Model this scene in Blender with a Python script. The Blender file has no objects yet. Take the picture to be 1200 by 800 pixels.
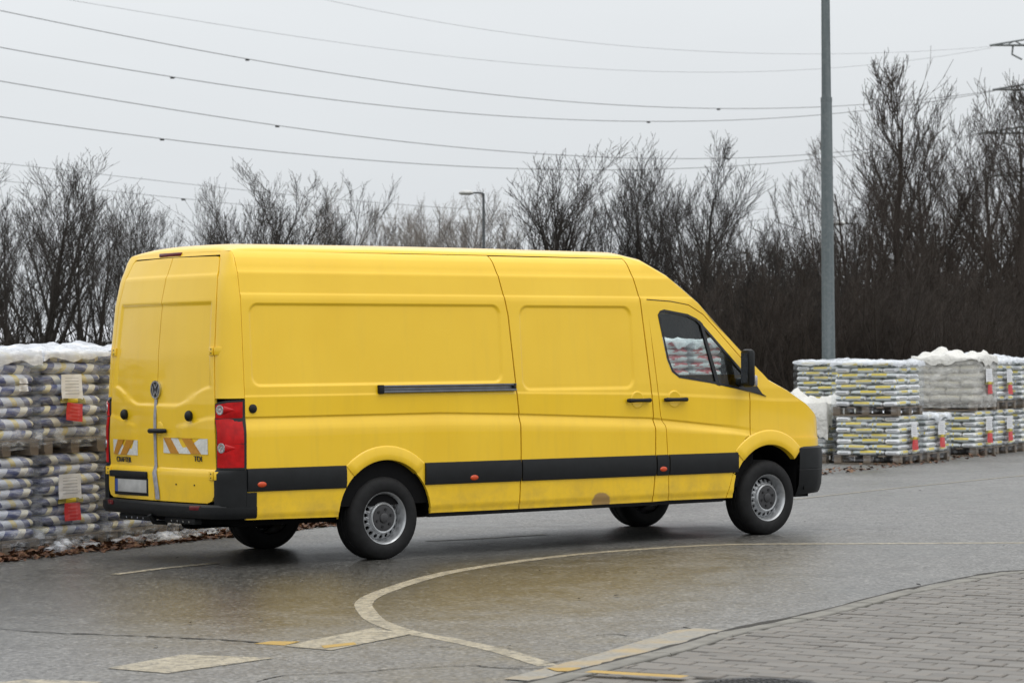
import bpy, bmesh, math, random
from mathutils import Vector, Matrix, noise
random.seed(7)
S = bpy.context.scene
COL = S.collection
R = math.radians

# ------------------------------------------------------------------ camera
YAW, PITCH, ROLL = R(51.90), R(0.31), R(-0.46)
CAM = Vector((-12.806, -19.015, 1.662))
FPX = 3153.6                                   # focal length in px of a 1200 px wide picture
Fw = Vector((math.cos(YAW)*math.cos(PITCH), math.sin(YAW)*math.cos(PITCH), math.sin(PITCH)))
_r = Fw.cross(Vector((0, 0, 1))).normalized(); _u = _r.cross(Fw)
Rt = math.cos(ROLL)*_r + math.sin(ROLL)*_u
Up = -math.sin(ROLL)*_r + math.cos(ROLL)*_u
cd = bpy.data.cameras.new('camera'); cam = bpy.data.objects.new('camera', cd); COL.objects.link(cam)
cam.matrix_world = Matrix(((Rt.x, Up.x, -Fw.x, CAM.x), (Rt.y, Up.y, -Fw.y, CAM.y), (Rt.z, Up.z, -Fw.z, CAM.z), (0, 0, 0, 1)))
cd.sensor_width = 36; cd.lens = 36*FPX/1200
cd.clip_start = .1; cd.clip_end = 5000
cd.dof.use_dof = True; cd.dof.focus_distance = 23.0; cd.dof.aperture_fstop = 5.6
S.camera = cam

def ray(x, y): return Fw + Rt*((x-600)/FPX) - Up*((y-400)/FPX)
def ground(x, y, z=0.0):
    d = ray(x, y); t = (z-CAM.z)/d.z; return CAM + d*t
def at(x, y, depth): return CAM + ray(x, y)*depth
def pix(p):
    d = Vector(p)-CAM; w = d.dot(Fw)
    return 600+FPX*d.dot(Rt)/w, 400-FPX*d.dot(Up)/w, w

# ------------------------------------------------------------------ world, sun, exposure
SUN_AZ, SUN_EL = R(-75), R(64)                # direction towards the sun (angle from +x)
w = bpy.data.worlds.new('World'); S.world = w; w.use_nodes = True
nt = w.node_tree; nt.nodes.clear()
out = nt.nodes.new('ShaderNodeOutputWorld'); bg = nt.nodes.new('ShaderNodeBackground')
sky = nt.nodes.new('ShaderNodeTexSky'); sky.sky_type = 'NISHITA'; sky.sun_disc = False
sky.sun_elevation = SUN_EL; sky.sun_rotation = math.pi/2-SUN_AZ; sky.dust_density = 6; sky.air_density = 1.5
tc = nt.nodes.new('ShaderNodeTexCoord'); sep = nt.nodes.new('ShaderNodeSeparateXYZ')
nt.links.new(tc.outputs['Generated'], sep.inputs[0])
rmp = nt.nodes.new('ShaderNodeValToRGB')       # overcast sky: zenith about three times the horizon
rmp.color_ramp.elements[0].position = 0; rmp.color_ramp.elements[0].color = (.345, .362, .377, 1)
rmp.color_ramp.elements[1].position = 1; rmp.color_ramp.elements[1].color = (.98, .99, 1.0, 1)
nt.links.new(sep.outputs['Z'], rmp.inputs['Fac'])
nz = nt.nodes.new('ShaderNodeTexNoise'); nz.inputs['Scale'].default_value = 2.2; nz.inputs['Detail'].default_value = 5
mp = nt.nodes.new('ShaderNodeMapping'); mp.inputs['Scale'].default_value = (1, 1, 4)
nt.links.new(tc.outputs['Generated'], mp.inputs[0]); nt.links.new(mp.outputs[0], nz.inputs['Vector'])
mr = nt.nodes.new('ShaderNodeMapRange'); mr.inputs['From Min'].default_value = .3; mr.inputs['From Max'].default_value = .7
mr.inputs['To Min'].default_value = 20*.95; mr.inputs['To Max'].default_value = 20*1.04
nt.links.new(nz.outputs['Fac'], mr.inputs['Value'])
ml = nt.nodes.new('ShaderNodeVectorMath'); ml.operation = 'SCALE'
nt.links.new(rmp.outputs['Color'], ml.inputs[0]); nt.links.new(mr.outputs['Result'], ml.inputs['Scale'])
mx = nt.nodes.new('ShaderNodeMix'); mx.data_type = 'RGBA'; mx.inputs['Factor'].default_value = .06
nt.links.new(ml.outputs[0], mx.inputs['A']); nt.links.new(sky.outputs['Color'], mx.inputs['B'])
nt.links.new(mx.outputs['Result'], bg.inputs['Color']); bg.inputs['Strength'].default_value = .1
nt.links.new(bg.outputs[0], out.inputs[0])
sd = bpy.data.lights.new('sun', 'SUN'); sun = bpy.data.objects.new('sun', sd); COL.objects.link(sun)
sd.energy = .55; sd.angle = R(40); sd.color = (1, .97, .93)
sdir = Vector((math.cos(SUN_EL)*math.cos(SUN_AZ), math.cos(SUN_EL)*math.sin(SUN_AZ), math.sin(SUN_EL)))
sun.rotation_euler = (-sdir).to_track_quat('-Z', 'Y').to_euler(); sun.location = (0, 0, 60)
S.view_settings.view_transform = 'Standard'; S.view_settings.look = 'None'
S.view_settings.exposure = 0.0; S.view_settings.gamma = 1.0; S.view_settings.use_curve_mapping = False
S.render.engine = 'CYCLES'
S.cycles.max_bounces = 8; S.cycles.transparent_max_bounces = 16

# ------------------------------------------------------------------ material helpers
MATS = {}
class N:
    def __init__(s, name):
        s.m = bpy.data.materials.new(name); s.m.use_nodes = True; s.t = s.m.node_tree
        s.b = s.t.nodes['Principled BSDF']; MATS[name] = s.m
    def n(s, typ, **kw):
        nd = s.t.nodes.new('ShaderNode'+typ)
        for k, v in kw.items():
            if hasattr(nd, k): setattr(nd, k, v)
            else: s.set(nd, k, v)
        return nd
    def set(s, nd, k, v):
        k2 = k.replace('_', ' ')
        sock = nd.inputs[int(k[1:])] if k[0] == 'i' and k[1:].isdigit() else nd.inputs[k2]
        if isinstance(v, bpy.types.NodeSocket): s.t.links.new(v, sock)
        else: sock.default_value = v
    def P(s, **kw):
        for k, v in kw.items():
            if k == 'Base_Color' and isinstance(v, tuple) and len(v) == 3: v = (*v, 1)
            s.set(s.b, k, v)
        return s
    def noise(s, scale, detail=4, vec=None, rough=.5):
        nd = s.n('TexNoise'); nd.inputs['Scale'].default_value = scale; nd.inputs['Detail'].default_value = detail
        nd.inputs['Roughness'].default_value = rough
        s.t.links.new(vec if vec else s.co(), nd.inputs['Vector']); return nd.outputs['Fac']
    def co(s, which='Object'):
        return s.n('TexCoord').outputs[which]
    def rng(s, v, a, b, c, d):
        nd = s.n('MapRange'); nd.inputs['From Min'].default_value = a; nd.inputs['From Max'].default_value = b
        nd.inputs['To Min'].default_value = c; nd.inputs['To Max'].default_value = d
        s.t.links.new(v, nd.inputs['Value']); return nd.outputs['Result']
    def mix(s, f, a, b, blend='MIX'):
        nd = s.n('Mix'); nd.data_type = 'RGBA'; nd.blend_type = blend
        for k, v in (('Factor', f), ('A', a), ('B', b)):
            if isinstance(v, tuple): v = (*v, 1) if len(v) == 3 else v
            sock = [q for q in nd.inputs if q.name == k and (q.type == 'RGBA' or k == 'Factor')][0]
            if isinstance(v, bpy.types.NodeSocket): s.t.links.new(v, sock)
            else: sock.default_value = v
        return nd.outputs[2]
    def math(s, op, a, b=0.0, c=None):
        nd = s.n('Math'); nd.operation = op
        for i, v in enumerate((a, b, c)):
            if v is None: continue
            if isinstance(v, bpy.types.NodeSocket): s.t.links.new(v, nd.inputs[i])
            else: nd.inputs[i].default_value = v
        return nd.outputs[0]
    def sep(s, v):
        nd = s.n('SeparateXYZ'); s.t.links.new(v, nd.inputs[0]); return nd.outputs
    def ramp(s, f, stops, interp='LINEAR'):
        nd = s.n('ValToRGB'); cr = nd.color_ramp; cr.interpolation = interp
        while len(cr.elements) < len(stops): cr.elements.new(.5)
        for e, (p, c) in zip(cr.elements, stops):
            e.position = p; e.color = (*c, 1) if len(c) == 3 else c
        s.t.links.new(f, nd.inputs[0]); return nd.outputs[0]
    def bump(s, h, strength=.3, dist=.01):
        nd = s.n('Bump'); nd.inputs['Strength'].default_value = strength; nd.inputs['Distance'].default_value = dist
        s.t.links.new(h, nd.inputs['Height']); s.t.links.new(nd.outputs[0], s.b.inputs['Normal'])
def plain(name, col, rough=.5, metal=0.0, var=.15, scale=12., bump=0., **kw):
    a = N(name)
    f = a.noise(scale)
    lo = tuple(c*(1-var) for c in col); hi = tuple(min(1, c*(1+var)) for c in col)
    a.P(Base_Color=a.mix(a.rng(f, .3, .7, 0, 1), lo, hi), Roughness=rough, Metallic=metal, **kw)
    if bump: a.bump(a.noise(scale*4), bump)
    return a.m

# ---- paint
a = N('yellow_paint')
co = a.co(); X, Yc, Z = a.sep(co)
n1 = a.noise(1.7, 5); n2 = a.noise(38, 3)
base = a.mix(a.rng(n1, .3, .7, 0, 1), (.84, .528, .012), (.88, .568, .020))
grime = a.math('MULTIPLY', a.rng(Z, .75, .33, 0, 1), a.rng(a.noise(5, 6, rough=.65), .42, .7, 0, .55))
stv = a.n('Mapping'); stv.inputs['Scale'].default_value = (7, 7, .8); a.t.links.new(co, stv.inputs[0])
strk = a.math('MULTIPLY', a.rng(a.noise(1.6, 5, stv.outputs[0], .6), .5, .78, 0, .20), a.rng(Z, 2.4, .5, .25, 1))
base = a.mix(strk, base, (.50, .33, .05))
base = a.mix(grime, base, (.33, .22, .06))
# primer-coloured touch-up near the sill of the sliding door
dx = a.math('SUBTRACT', X, 2.31); dz = a.math('SUBTRACT', Z, .385)
dd = a.math('SQRT', a.math('ADD', a.math('MULTIPLY', dx, dx), a.math('MULTIPLY', dz, a.math('MULTIPLY', dz, 1.6))))
side = a.math('LESS_THAN', Yc, -.5)
dd = a.math('ADD', dd, a.rng(n2, 0, 1, -.012, .012))
base = a.mix(a.math('MULTIPLY', a.rng(dd, .112, .095, 0, .8), side), base, (.22, .13, .075))
a.P(Base_Color=base, Roughness=a.rng(a.noise(4, 5), .3, .7, .28, .42), Coat_Weight=.55, Coat_Roughness=.05, Specular_IOR_Level=.35)
a.bump(a.noise(2.2, 2), .025, .02)
yellow = a.m
blackpl = plain('black_plastic', (.0065, .0075, .0085), .5, var=.25, scale=9, bump=.05, Specular_IOR_Level=.3)
darkin = plain('dark_interior', (.004, .004, .0045), .85, Specular_IOR_Level=.15)
rubber = plain('tyre_rubber', (.0075, .0075, .008), .7, var=.35, scale=20, Specular_IOR_Level=.3)
steel = plain('wheel_steel', (.42, .43, .44), .38, .75, var=.2, scale=14)
capgrey = plain('hub_cap_grey', (.035, .035, .037), .5)
chrome = plain('chrome', (.55, .56, .58), .18, 1.0)
alu = plain('rail_aluminium', (.17, .18, .2), .4, .8)
greytape = plain('grey_tape', (.28, .28, .30), .55, var=.25, scale=25)
redlens = plain('red_lens', (.46, .004, .005), .22, var=.25, scale=16, Specular_IOR_Level=.3)
darkred = plain('dark_red_lens', (.12, .004, .008), .2)
clearlens = plain('lamp_reflector', (.42, .41, .42), .15, .6, var=.5, scale=60)
orange = plain('orange_marker', (.55, .06, .01), .25)
platewhite = plain('plate_grey', (.42, .42, .41), .45)
plateblue = plain('plate_blue', (.03, .07, .28), .4)
lettm = plain('letter_grey', (.07, .07, .075), .35, .5)
sealblack = plain('window_trim', (.008, .008, .009), .35)
retro_w = plain('reflective_white', (.62, .62, .58), .4, var=.12, scale=40)
retro_o = plain('reflective_orange', (.50, .22, .012), .4, var=.12, scale=40)
g = N('cab_glass')
g.t.nodes.remove(g.b)
tr = g.n('BsdfTransparent', Color=(.80, .86, .84, 1)); gl = g.n('BsdfGlossy', Color=(.9, .95, 1, 1), Roughness=.03)
fr = g.n('Fresnel', IOR=1.5); ms = g.n('MixShader')
g.t.links.new(fr.outputs[0], ms.inputs[0]); g.t.links.new(tr.outputs[0], ms.inputs[1]); g.t.links.new(gl.outputs[0], ms.inputs[2])
g.t.links.new(ms.outputs[0], g.t.nodes['Material Output'].inputs[0])
glass = g.m

# ---- ground
a = N('asphalt')
co = a.co()
big = a.noise(.35, 5, co, .6); mid = a.noise(2.1, 6, co, .65); fine = a.noise(130, 2, co, .6); grit = a.noise(48, 3, co, .7)
vo = a.n('TexVoronoi'); vo.inputs['Scale'].default_value = 48; a.t.links.new(co, vo.inputs['Vector'])
vsep = a.n('SeparateColor'); a.t.links.new(vo.outputs['Color'], vsep.inputs[0])
X, Yc, Z = a.sep(co)
# water left standing where the traffic turns: an uneven film round the bend of the line
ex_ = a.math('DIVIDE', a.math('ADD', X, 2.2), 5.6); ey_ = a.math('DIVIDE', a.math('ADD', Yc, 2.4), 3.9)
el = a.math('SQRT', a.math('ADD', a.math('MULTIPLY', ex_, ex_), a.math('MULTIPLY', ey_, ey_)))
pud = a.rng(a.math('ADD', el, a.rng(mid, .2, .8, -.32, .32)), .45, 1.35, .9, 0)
wet = a.rng(a.math('ADD', a.math('MULTIPLY', big, .62), a.math('MULTIPLY', mid, .38)), .44, .62, 0, .8)
wet = a.math('MAXIMUM', wet, pud)
dry = a.mix(a.rng(mid, .3, .7, 0, 1), (.108, .106, .101), (.150, .148, .142))
wetc = a.mix(a.rng(mid, .3, .7, 0, 1), (.043, .0415, .0375), (.065, .063, .057))
colr = a.mix(wet, dry, wetc)
spk = a.rng(vsep.outputs[0], .0, 1, .42, 1.65)
colr = a.mix(1.0, colr, a.n('CombineColor', Red=spk, Green=spk, Blue=spk).outputs[0], 'MULTIPLY')
van_refl = a.math('MULTIPLY', a.rng(a.noise(.55, 4, co), .45, .68, 0, .05), pud)  # the van's yellow reflection, painted into the wet asphalt as an olive tint
colr = a.mix(van_refl, colr, (.10, .085, .035))
fleck = a.rng(vsep.outputs[1], .94, .97, 0, .5)
colr = a.mix(fleck, colr, (.34, .33, .31))
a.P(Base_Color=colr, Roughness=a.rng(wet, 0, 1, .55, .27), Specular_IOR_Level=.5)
a.bump(a.math('ADD', fine, grit), .35, .005)
asphalt = a.m
a = N('road_paint')
f = a.noise(7, 6, None, .7); f2 = a.noise(60, 3)
c = a.mix(a.rng(f, .35, .65, 0, 1), (.27, .235, .165), (.42, .375, .28))
c = a.mix(a.rng(a.noise(16, 5, None, .7), .50, .58, 0, .75), c, (.10, .095, .082)); c = a.mix(a.rng(f2, .52, .66, 0, .65), c, (.11, .10, .085)); c = a.mix(a.rng(a.noise(2.2, 6, None, .7), .54, .68, 0, .6), c, (.14, .125, .095))
a.P(Base_Color=c, Roughness=.55); a.bump(f2, .3, .004); paint = a.m
a = N('yellow_road_paint')
f = a.noise(6, 6, None, .7); f2 = a.noise(40, 4)
c = a.mix(a.rng(f, .35, .65, 0, 1), (.33, .2, .03), (.42, .27, .05))
c = a.mix(a.rng(f2, .52, .72, 0, .6), c, (.2, .16, .1))
a.P(Base_Color=c, Roughness=.6); a.bump(f2, .3, .004); ypaint = a.m
crackm = plain('crack_dark', (.012, .011, .010), .8)
conc = plain('concrete', (.165, .158, .138), .75, var=.25, scale=6, bump=.25)
a = N('stained_concrete')
f = a.noise(2.5, 5); f2 = a.noise(30, 4)
c = a.mix(a.rng(f2, .3, .7, 0, 1), (.19, .18, .155), (.28, .265, .23))
c = a.mix(a.rng(f, .5, .65, 0, .5), c, (.42, .28, .09))
a.P(Base_Color=c, Roughness=.65); a.bump(f2, .3, .006); gutterm = a.m
a = N('paver_concrete')
oi = a.n('ObjectInfo'); rnd = oi.outputs['Random']
f2 = a.noise(45, 4); f1 = a.noise(3, 3)
c = a.mix(rnd, (.118, .110, .098), (.168, .157, .14))
c = a.mix(a.rng(f2, .35, .75, 0, .5), c, (.12, .11, .10)); c = a.mix(a.rng(f1, .55, .7, 0, .35), c, (.19, .155, .12))
a.P(Base_Color=c, Roughness=.62); a.bump(f2, .35, .004); paverm = a.m
sand = plain('joint_sand', (.025, .022, .018), .9, var=.3, scale=30)
iron = plain('cast_iron', (.025, .025, .027), .5, .5, var=.3, scale=30)
a = N('verge')
f = a.noise(.25, 6); f2 = a.noise(9, 5)
c = a.mix(a.rng(f, .4, .6, 0, 1), (.05, .04, .024), (.085, .08, .03)); c = a.mix(a.rng(f2, .5, .7, 0, .6), c, (.03, .022, .014))
a.P(Base_Color=c, Roughness=.9); a.bump(f2, .6, .05); verge = a.m
# ---- vegetation
def bark(name, c1, c2):
    a = N(name); oi = a.n('ObjectInfo')
    c = a.mix(a.noise(6, 4), c1, c2); c = a.mix(a.math('MULTIPLY', oi.outputs['Random'], .5), c, tuple(x*.6 for x in c1))
    a.P(Base_Color=c, Roughness=.9); return a.m
bark_dark = bark('bark_dark', (.022, .018, .015), (.042, .034, .028))
bark_brown = bark('bark_brown', (.03, .022, .017), (.055, .041, .031))
bark_hazed = bark('bark_hazed', (.20, .18, .16), (.28, .25, .22))  # distance haze put into the bark colour of the far trees
a = N('leaf_litter'); oi = a.n('TexNoise'); oi.inputs['Scale'].default_value = 25; a.t.links.new(a.co(), oi.inputs['Vector'])
a.P(Base_Color=a.ramp(oi.outputs['Fac'], [(.3, (.035, .016, .008)), (.5, (.10, .04, .018)), (.62, (.16, .075, .03)), (.75, (.24, .16, .07))]), Roughness=.7); litter = a.m
# ---- pallets, bags
a = N('pallet_wood'); oi = a.n('ObjectInfo')
c = a.mix(a.noise(14, 5), (.11, .085, .062), (.25, .20, .15)); c = a.mix(a.math('MULTIPLY', oi.outputs['Random'], .5), c, (.09, .075, .06))
a.P(Base_Color=c, Roughness=.85); wood = a.m
def bagmat(name, kind):
    a = N(name); gx, gy, gz = a.sep(a.co('Generated')); oi = a.n('ObjectInfo'); rd = oi.outputs['Random']
    if kind == 'blue':
        s = a.math('ADD', a.math('ADD', gx, a.math('MULTIPLY', gz, .10)), a.rng(rd, 0, 1, -.14, .02))
        c = a.ramp(s, [(0, (.014, .026, .13)), (.13, (.80, .76, .62)), (.25, (.026, .05, .21)), (.46, (.60, .64, .74)), (.60, (.74, .60, .16)), (.68, (.62, .66, .75)),
                       (.80, (.026, .05, .21)), (.90, (.80, .72, .44)), (.975, (.014, .026, .13))], 'CONSTANT')
        c = a.mix(a.rng(a.noise(4.5, 6, None, .65), .44, .66, .05, .75), c, (.70, .71, .74))  # whitish patches paint the glare of the plastic wrap into the bag colour
    elif kind == 'grey':
        lon = a.math('MULTIPLY', a.math('GREATER_THAN', gx, .05), a.math('LESS_THAN', gx, .95))
        row = a.ramp(gz, [(0, (.16, .20, .18)), (.18, (.62, .66, .63)), (.48, (.78, .62, .10)), (.84, (.78, .80, .76))], 'CONSTANT')
        s = a.math('ADD', gx, a.rng(rd, 0, 1, -.12, .12))
        dark = a.ramp(s, [(0, (0, 0, 0)), (.22, (1, 1, 1)), (.70, (.0, .0, .0)), (.80, (1, 1, 1)), (.84, (0, 0, 0))], 'CONSTANT')
        rowb = a.ramp(gz, [(0, (.18, .22, .20)), (.3, (.20, .22, .22)), (.46, (.66, .70, .68)), (.8, (.80, .82, .80))], 'CONSTANT')
        sc = a.mix(dark, rowb, row)
        txt = a.math('MULTIPLY', a.math('COMPARE', gz, .5, .09), a.math('COMPARE', gy, .5, .3))
        ec = a.mix(txt, (.88, .88, .88), (.42, .43, .44))
        c = a.mix(lon, ec, sc)
    elif kind == 'red':
        n_ = a.noise(3.2, 2); c = a.mix(a.rng(n_, .50, .55, 0, 1), (.80, .80, .80), (.55, .04, .05))
        c = a.mix(a.math('COMPARE', gz, .5, .5), (.5, .5, .5), c)
    else:
        c = a.mix(a.rng(gz, .5, .62, 0, .5), (.62, .60, .55), (.66, .58, .34)); c = a.mix(a.rng(a.noise(5), .4, .6, 0, .4), c, (.45, .43, .40))
    c = a.mix(a.rng(rd, 0, 1, 0, .18), c, (.3, .3, .3))
    a.P(Base_Color=c, Roughness=.38); a.bump(a.noise(16, 4), .35, .02)
    return a.m
bag_blue = bagmat('bag_blue_print', 'blue'); bag_grey = bagmat('bag_yellow_grey_print', 'grey')
bag_red = bagmat('bag_red_print', 'red'); bag_pale = bagmat('bag_pale', 'pale')
def film(name, dens, lo=.25, hi=2.2, colf=(.80, .83, .88, 1)):
    a = N(name); a.t.nodes.remove(a.b)
    st = a.n('Mapping'); st.inputs['Scale'].default_value = (1, 1, 3.2); a.t.links.new(a.co(), st.inputs[0])
    f = a.noise(5, 6, st.outputs[0], .65); f = a.rng(f, .46, .70, dens*lo, min(1, dens*hi))
    trn = a.n('BsdfTransparent', Color=(.95, .96, .97, 1)); pb = a.n('BsdfPrincipled', Base_Color=colf, Roughness=.14)
    bm_ = a.n('Bump'); bm_.inputs['Strength'].default_value = .6; bm_.inputs['Distance'].default_value = .02
    a.t.links.new(a.noise(11, 5), bm_.inputs['Height']); a.t.links.new(bm_.outputs[0], pb.inputs['Normal'])
    m_ = a.n('MixShader'); a.t.links.new(f, m_.inputs[0]); a.t.links.new(trn.outputs[0], m_.inputs[1]); a.t.links.new(pb.outputs[0], m_.inputs[2])
    a.t.links.new(m_.outputs[0], a.t.nodes['Material Output'].inputs[0]); return a.m
film_thin = film('wrap_film', .08, .15, 3.6); film_thick = film('wrap_film_thick', .62)
film_skirt = film('skirt_film', .32, .25, 2.0); film_cloud = film('cloudy_film', .48, .6, 1.6, (.74, .73, .70, 1)); film_cover = film('cover_film', .78, .7, 1.3)
a = N('white_sheet'); a.P(Base_Color=a.mix(a.noise(4, 5), (.52, .53, .54), (.70, .70, .70)), Roughness=.2); a.bump(a.noise(14, 6), .8, .03); sheet = a.m
a = N('cream_sheet'); a.P(Base_Color=a.mix(a.noise(4, 5), (.56, .55, .51), (.70, .69, .65)), Roughness=.3); a.bump(a.noise(13, 6), .9, .04); sheet_c = a.m
a = N('printed_paper'); gx, gy, gz = a.sep(a.co('Generated'))
ln = a.math('MULTIPLY', a.math('GREATER_THAN', a.math('FRACT', a.math('MULTIPLY', gz, 8)), .68), a.math('MULTIPLY', a.math('COMPARE', gx, .5, .33), a.math('COMPARE', gz, .52, .34)))
a.P(Base_Color=a.mix(a.math('MULTIPLY', ln, .6), (.72, .73, .75), (.25, .26, .3)), Roughness=.5); paper = a.m
a = N('red_card'); gx, gy, gz = a.sep(a.co('Generated'))
ln = a.math('MULTIPLY', a.math('GREATER_THAN', a.math('FRACT', a.math('MULTIPLY', gz, 5)), .6), a.math('COMPARE', gx, .5, .3))
a.P(Base_Color=a.mix(a.math('MULTIPLY', ln, .4), (.58, .035, .04), (.7, .2, .2)), Roughness=.45); redcard = a.m
a = N('warning_tape'); gx, gy, gz = a.sep(a.co('Generated'))
a.P(Base_Color=a.mix(a.math('GREATER_THAN', a.math('ABSOLUTE', a.math('SUBTRACT', gx, .5)), .2), (.62, .47, .02), (.22, .19, .03)), Roughness=.4); tape = a.m
# ---- metalwork
a = N('galvanised_steel')
st = a.n('Mapping'); st.inputs['Scale'].default_value = (14, 14, .35); a.t.links.new(a.co(), st.inputs[0])
f = a.noise(1, 5, st.outputs[0]); f2 = a.noise(18, 4)
c = a.mix(a.rng(f, .3, .7, 0, 1), (.085, .108, .115), (.15, .175, .182)); c = a.mix(a.rng(f2, .45, .65, 0, .4), c, (.19, .21, .215))
a.P(Base_Color=c, Roughness=.5, Metallic=.15); galv = a.m
polegrey = plain('weathered_pole', (.11, .12, .125), .6, .3)
lampglass = plain('lamp_bowl', (.5, .5, .48), .3)
pylonm = plain('pylon_steel', (.16, .175, .18), .6, .4)
wirem = plain('wire', (.16, .165, .17), .6, .4)
shedwall = plain('shed_wall', (.55, .57, .60), .6, var=.08, scale=.4)
shedroof = plain('shed_roof', (.68, .70, .73), .5, var=.06, scale=.4)
shedwin = plain('shed_window', (.06, .07, .08), .2)

# ------------------------------------------------------------------ mesh helpers
def link(o, parent=None):
    COL.objects.link(o)
    if parent: o.parent = parent
    return o
def mobj(name, verts, faces, mat, parent=None, smooth=False, sharp=None):
    me = bpy.data.meshes.new(name); me.from_pydata([tuple(v) for v in verts], [], faces)
    me.materials.append(mat)
    if smooth: me.polygons.foreach_set('use_smooth', [True]*len(me.polygons))
    if sharp: me.set_sharp_from_angle(angle=R(sharp))
    me.update(); return link(bpy.data.objects.new(name, me), parent)
def bobj(name, bm, mat, parent=None, smooth=False, sharp=None):
    bmesh.ops.recalc_face_normals(bm, faces=bm.faces)
    me = bpy.data.meshes.new(name); bm.to_mesh(me); bm.free(); me.materials.append(mat)
    if smooth or sharp: me.polygons.foreach_set('use_smooth', [True]*len(me.polygons))
    if sharp: me.set_sharp_from_angle(angle=R(sharp))
    return link(bpy.data.objects.new(name, me), parent)
def empty(name, label, cat, loc=(0, 0, 0), group=None, rz=0):
    o = bpy.data.objects.new(name, None); o.empty_display_size = .2; link(o); o.location = loc; o.rotation_euler = (0, 0, rz)
    return tag(o, label, cat, group)
def tag(o, label, cat, group=None):
    o['label'] = label; o['category'] = cat
    if group: o['group'] = group
    return o
def structure(o): o['kind'] = 'structure'; return o
def copy_of(o, parent=None, loc=None):
    c = o.copy(); COL.objects.link(c); c.parent = parent
    if loc is not None: c.location = loc
    return c
def add_box(bm, c, s, bev=0.0, rot=None):
    r = bmesh.ops.create_cube(bm, size=1)
    vs = r['verts']
    for v in vs: v.co = Vector((v.co.x*s[0], v.co.y*s[1], v.co.z*s[2]))
    if bev:
        es = list({e for v in vs for e in v.link_edges})
        q = bmesh.ops.bevel(bm, geom=es, offset=bev, segments=2, affect='EDGES', profile=.5)
        vs = list({v for f in q['faces'] for v in f.verts} | {v for v in vs if v.is_valid})
    M = (rot.to_4x4() if rot else Matrix())
    for v in vs: v.co = (M @ v.co) + Vector(c)
    return vs
def box(name, c, s, mat, parent=None, bev=.0, rot=None):
    bm = bmesh.new(); add_box(bm, c, s, bev, rot); return bobj(name, bm, mat, parent, sharp=(35 if bev else None))
def tube(pts, rad, n=8, cap=True):
    """pts list of Vector, rad list or number -> verts, faces"""
    vs, fs = [], []
    k = len(pts)
    if not isinstance(rad, (list, tuple)): rad = [rad]*k
    for i, p in enumerate(pts):
        d = (pts[min(i+1, k-1)]-pts[max(i-1, 0)]).normalized()
        a_ = d.cross(Vector((0, 0, 1)) if abs(d.z) < .95 else Vector((1, 0, 0))).normalized(); b_ = d.cross(a_)
        for j in range(n):
            t = 2*math.pi*j/n; vs.append(p + a_*(rad[i]*math.cos(t)) + b_*(rad[i]*math.sin(t)))
    for i in range(k-1):
        for j in range(n): fs.append((i*n+j, i*n+(j+1) % n, (i+1)*n+(j+1) % n, (i+1)*n+j))
    if cap: fs += [tuple(range(n))[::-1], tuple(range((k-1)*n, k*n))]
    return vs, fs
def tubeobj(name, pts, rad, mat, parent=None, n=8):
    v, f = tube([Vector(p) for p in pts], rad, n); return mobj(name, v, f, mat, parent, True, 50)
def joinvf(*parts):
    V, F = [], []
    for v, f in parts:
        o = len(V); V += list(v); F += [tuple(i+o for i in q) for q in f]
    return V, F
def lathe(name, prof, mat, parent, cx, cz, y0, s=-1, n=48, sharp=40, closed=False):
    """prof: list of (r, depth outward).  axis along y."""
    vs, fs = [], []; k = len(prof)
    for j in range(n):
        t = 2*math.pi*j/n
        for r, d in prof: vs.append((cx+r*math.cos(t), y0+s*d, cz+r*math.sin(t)))
    for j in range(n):
        for i in range(k if closed else k-1):
            i2 = (i+1) % k; j2 = (j+1) % n; fs.append((j*k+i, j*k+i2, j2*k+i2, j2*k+i))
    return mobj(name, vs, fs, mat, parent, True, sharp)
def interp(tab, x):
    if x <= tab[0][0]: return tab[0][1]
    for (a_, b_), (c_, d_) in zip(tab, tab[1:]):
        if x <= c_: return b_+(d_-b_)*(x-a_)/(c_-a_)
    return tab[-1][1]
def sm(t): t = max(0., min(1., t)); return t*t*(3-2*t)

# ------------------------------------------------------------------ ground, road, pavement
def sheet_poly(name, pts, z, mat, parent=None):
    return mobj(name, [(p[0], p[1], z) for p in pts], [tuple(range(len(pts)))], mat, parent)
def smooth_line(pts, sub=6):
    P = [Vector((p[0], p[1], 0)) for p in pts]; o = []
    for i in range(len(P)-1):
        p0, p1, p2, p3 = P[max(i-1, 0)], P[i], P[i+1], P[min(i+2, len(P)-1)]
        for k in range(sub):
            t = k/sub; o.append(.5*((2*p1)+(p2-p0)*t+(2*p0-5*p1+4*p2-p3)*t*t+(3*p1-p0-3*p2+p3)*t**3))
    o.append(P[-1]); return o
def ribbon(name, pts, width, z, mat, parent=None, jit=0):
    vs, fs = [], []
    for i, p in enumerate(pts):
        d = (pts[min(i+1, len(pts)-1)]-pts[max(i-1, 0)]).normalized(); n_ = Vector((-d.y, d.x, 0))
        wd = width[i] if isinstance(width, list) else width
        wd *= 1+random.uniform(-jit, jit)
        vs += [p+n_*wd/2+Vector((0, 0, z)), p-n_*wd/2+Vector((0, 0, z))]
    for i in range(len(pts)-1): fs.append((2*i, 2*i+1, 2*i+3, 2*i+2))
    return mobj(name, vs, fs, mat, parent)
gd = structure(sheet_poly('ground', [(-2500, -2500), (2500, -2500), (2500, 2500), (-2500, 2500)], -.03, verge))
RA = R(23.0); EU = Vector((math.cos(RA), math.sin(RA), 0)); EV = Vector((-math.sin(RA), math.cos(RA), 0)); P0 = Vector((-2.3, 1.35, 0))
def row(s, v, z=0): return P0+EU*s+EV*v+Vector((0, 0, z))
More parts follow.
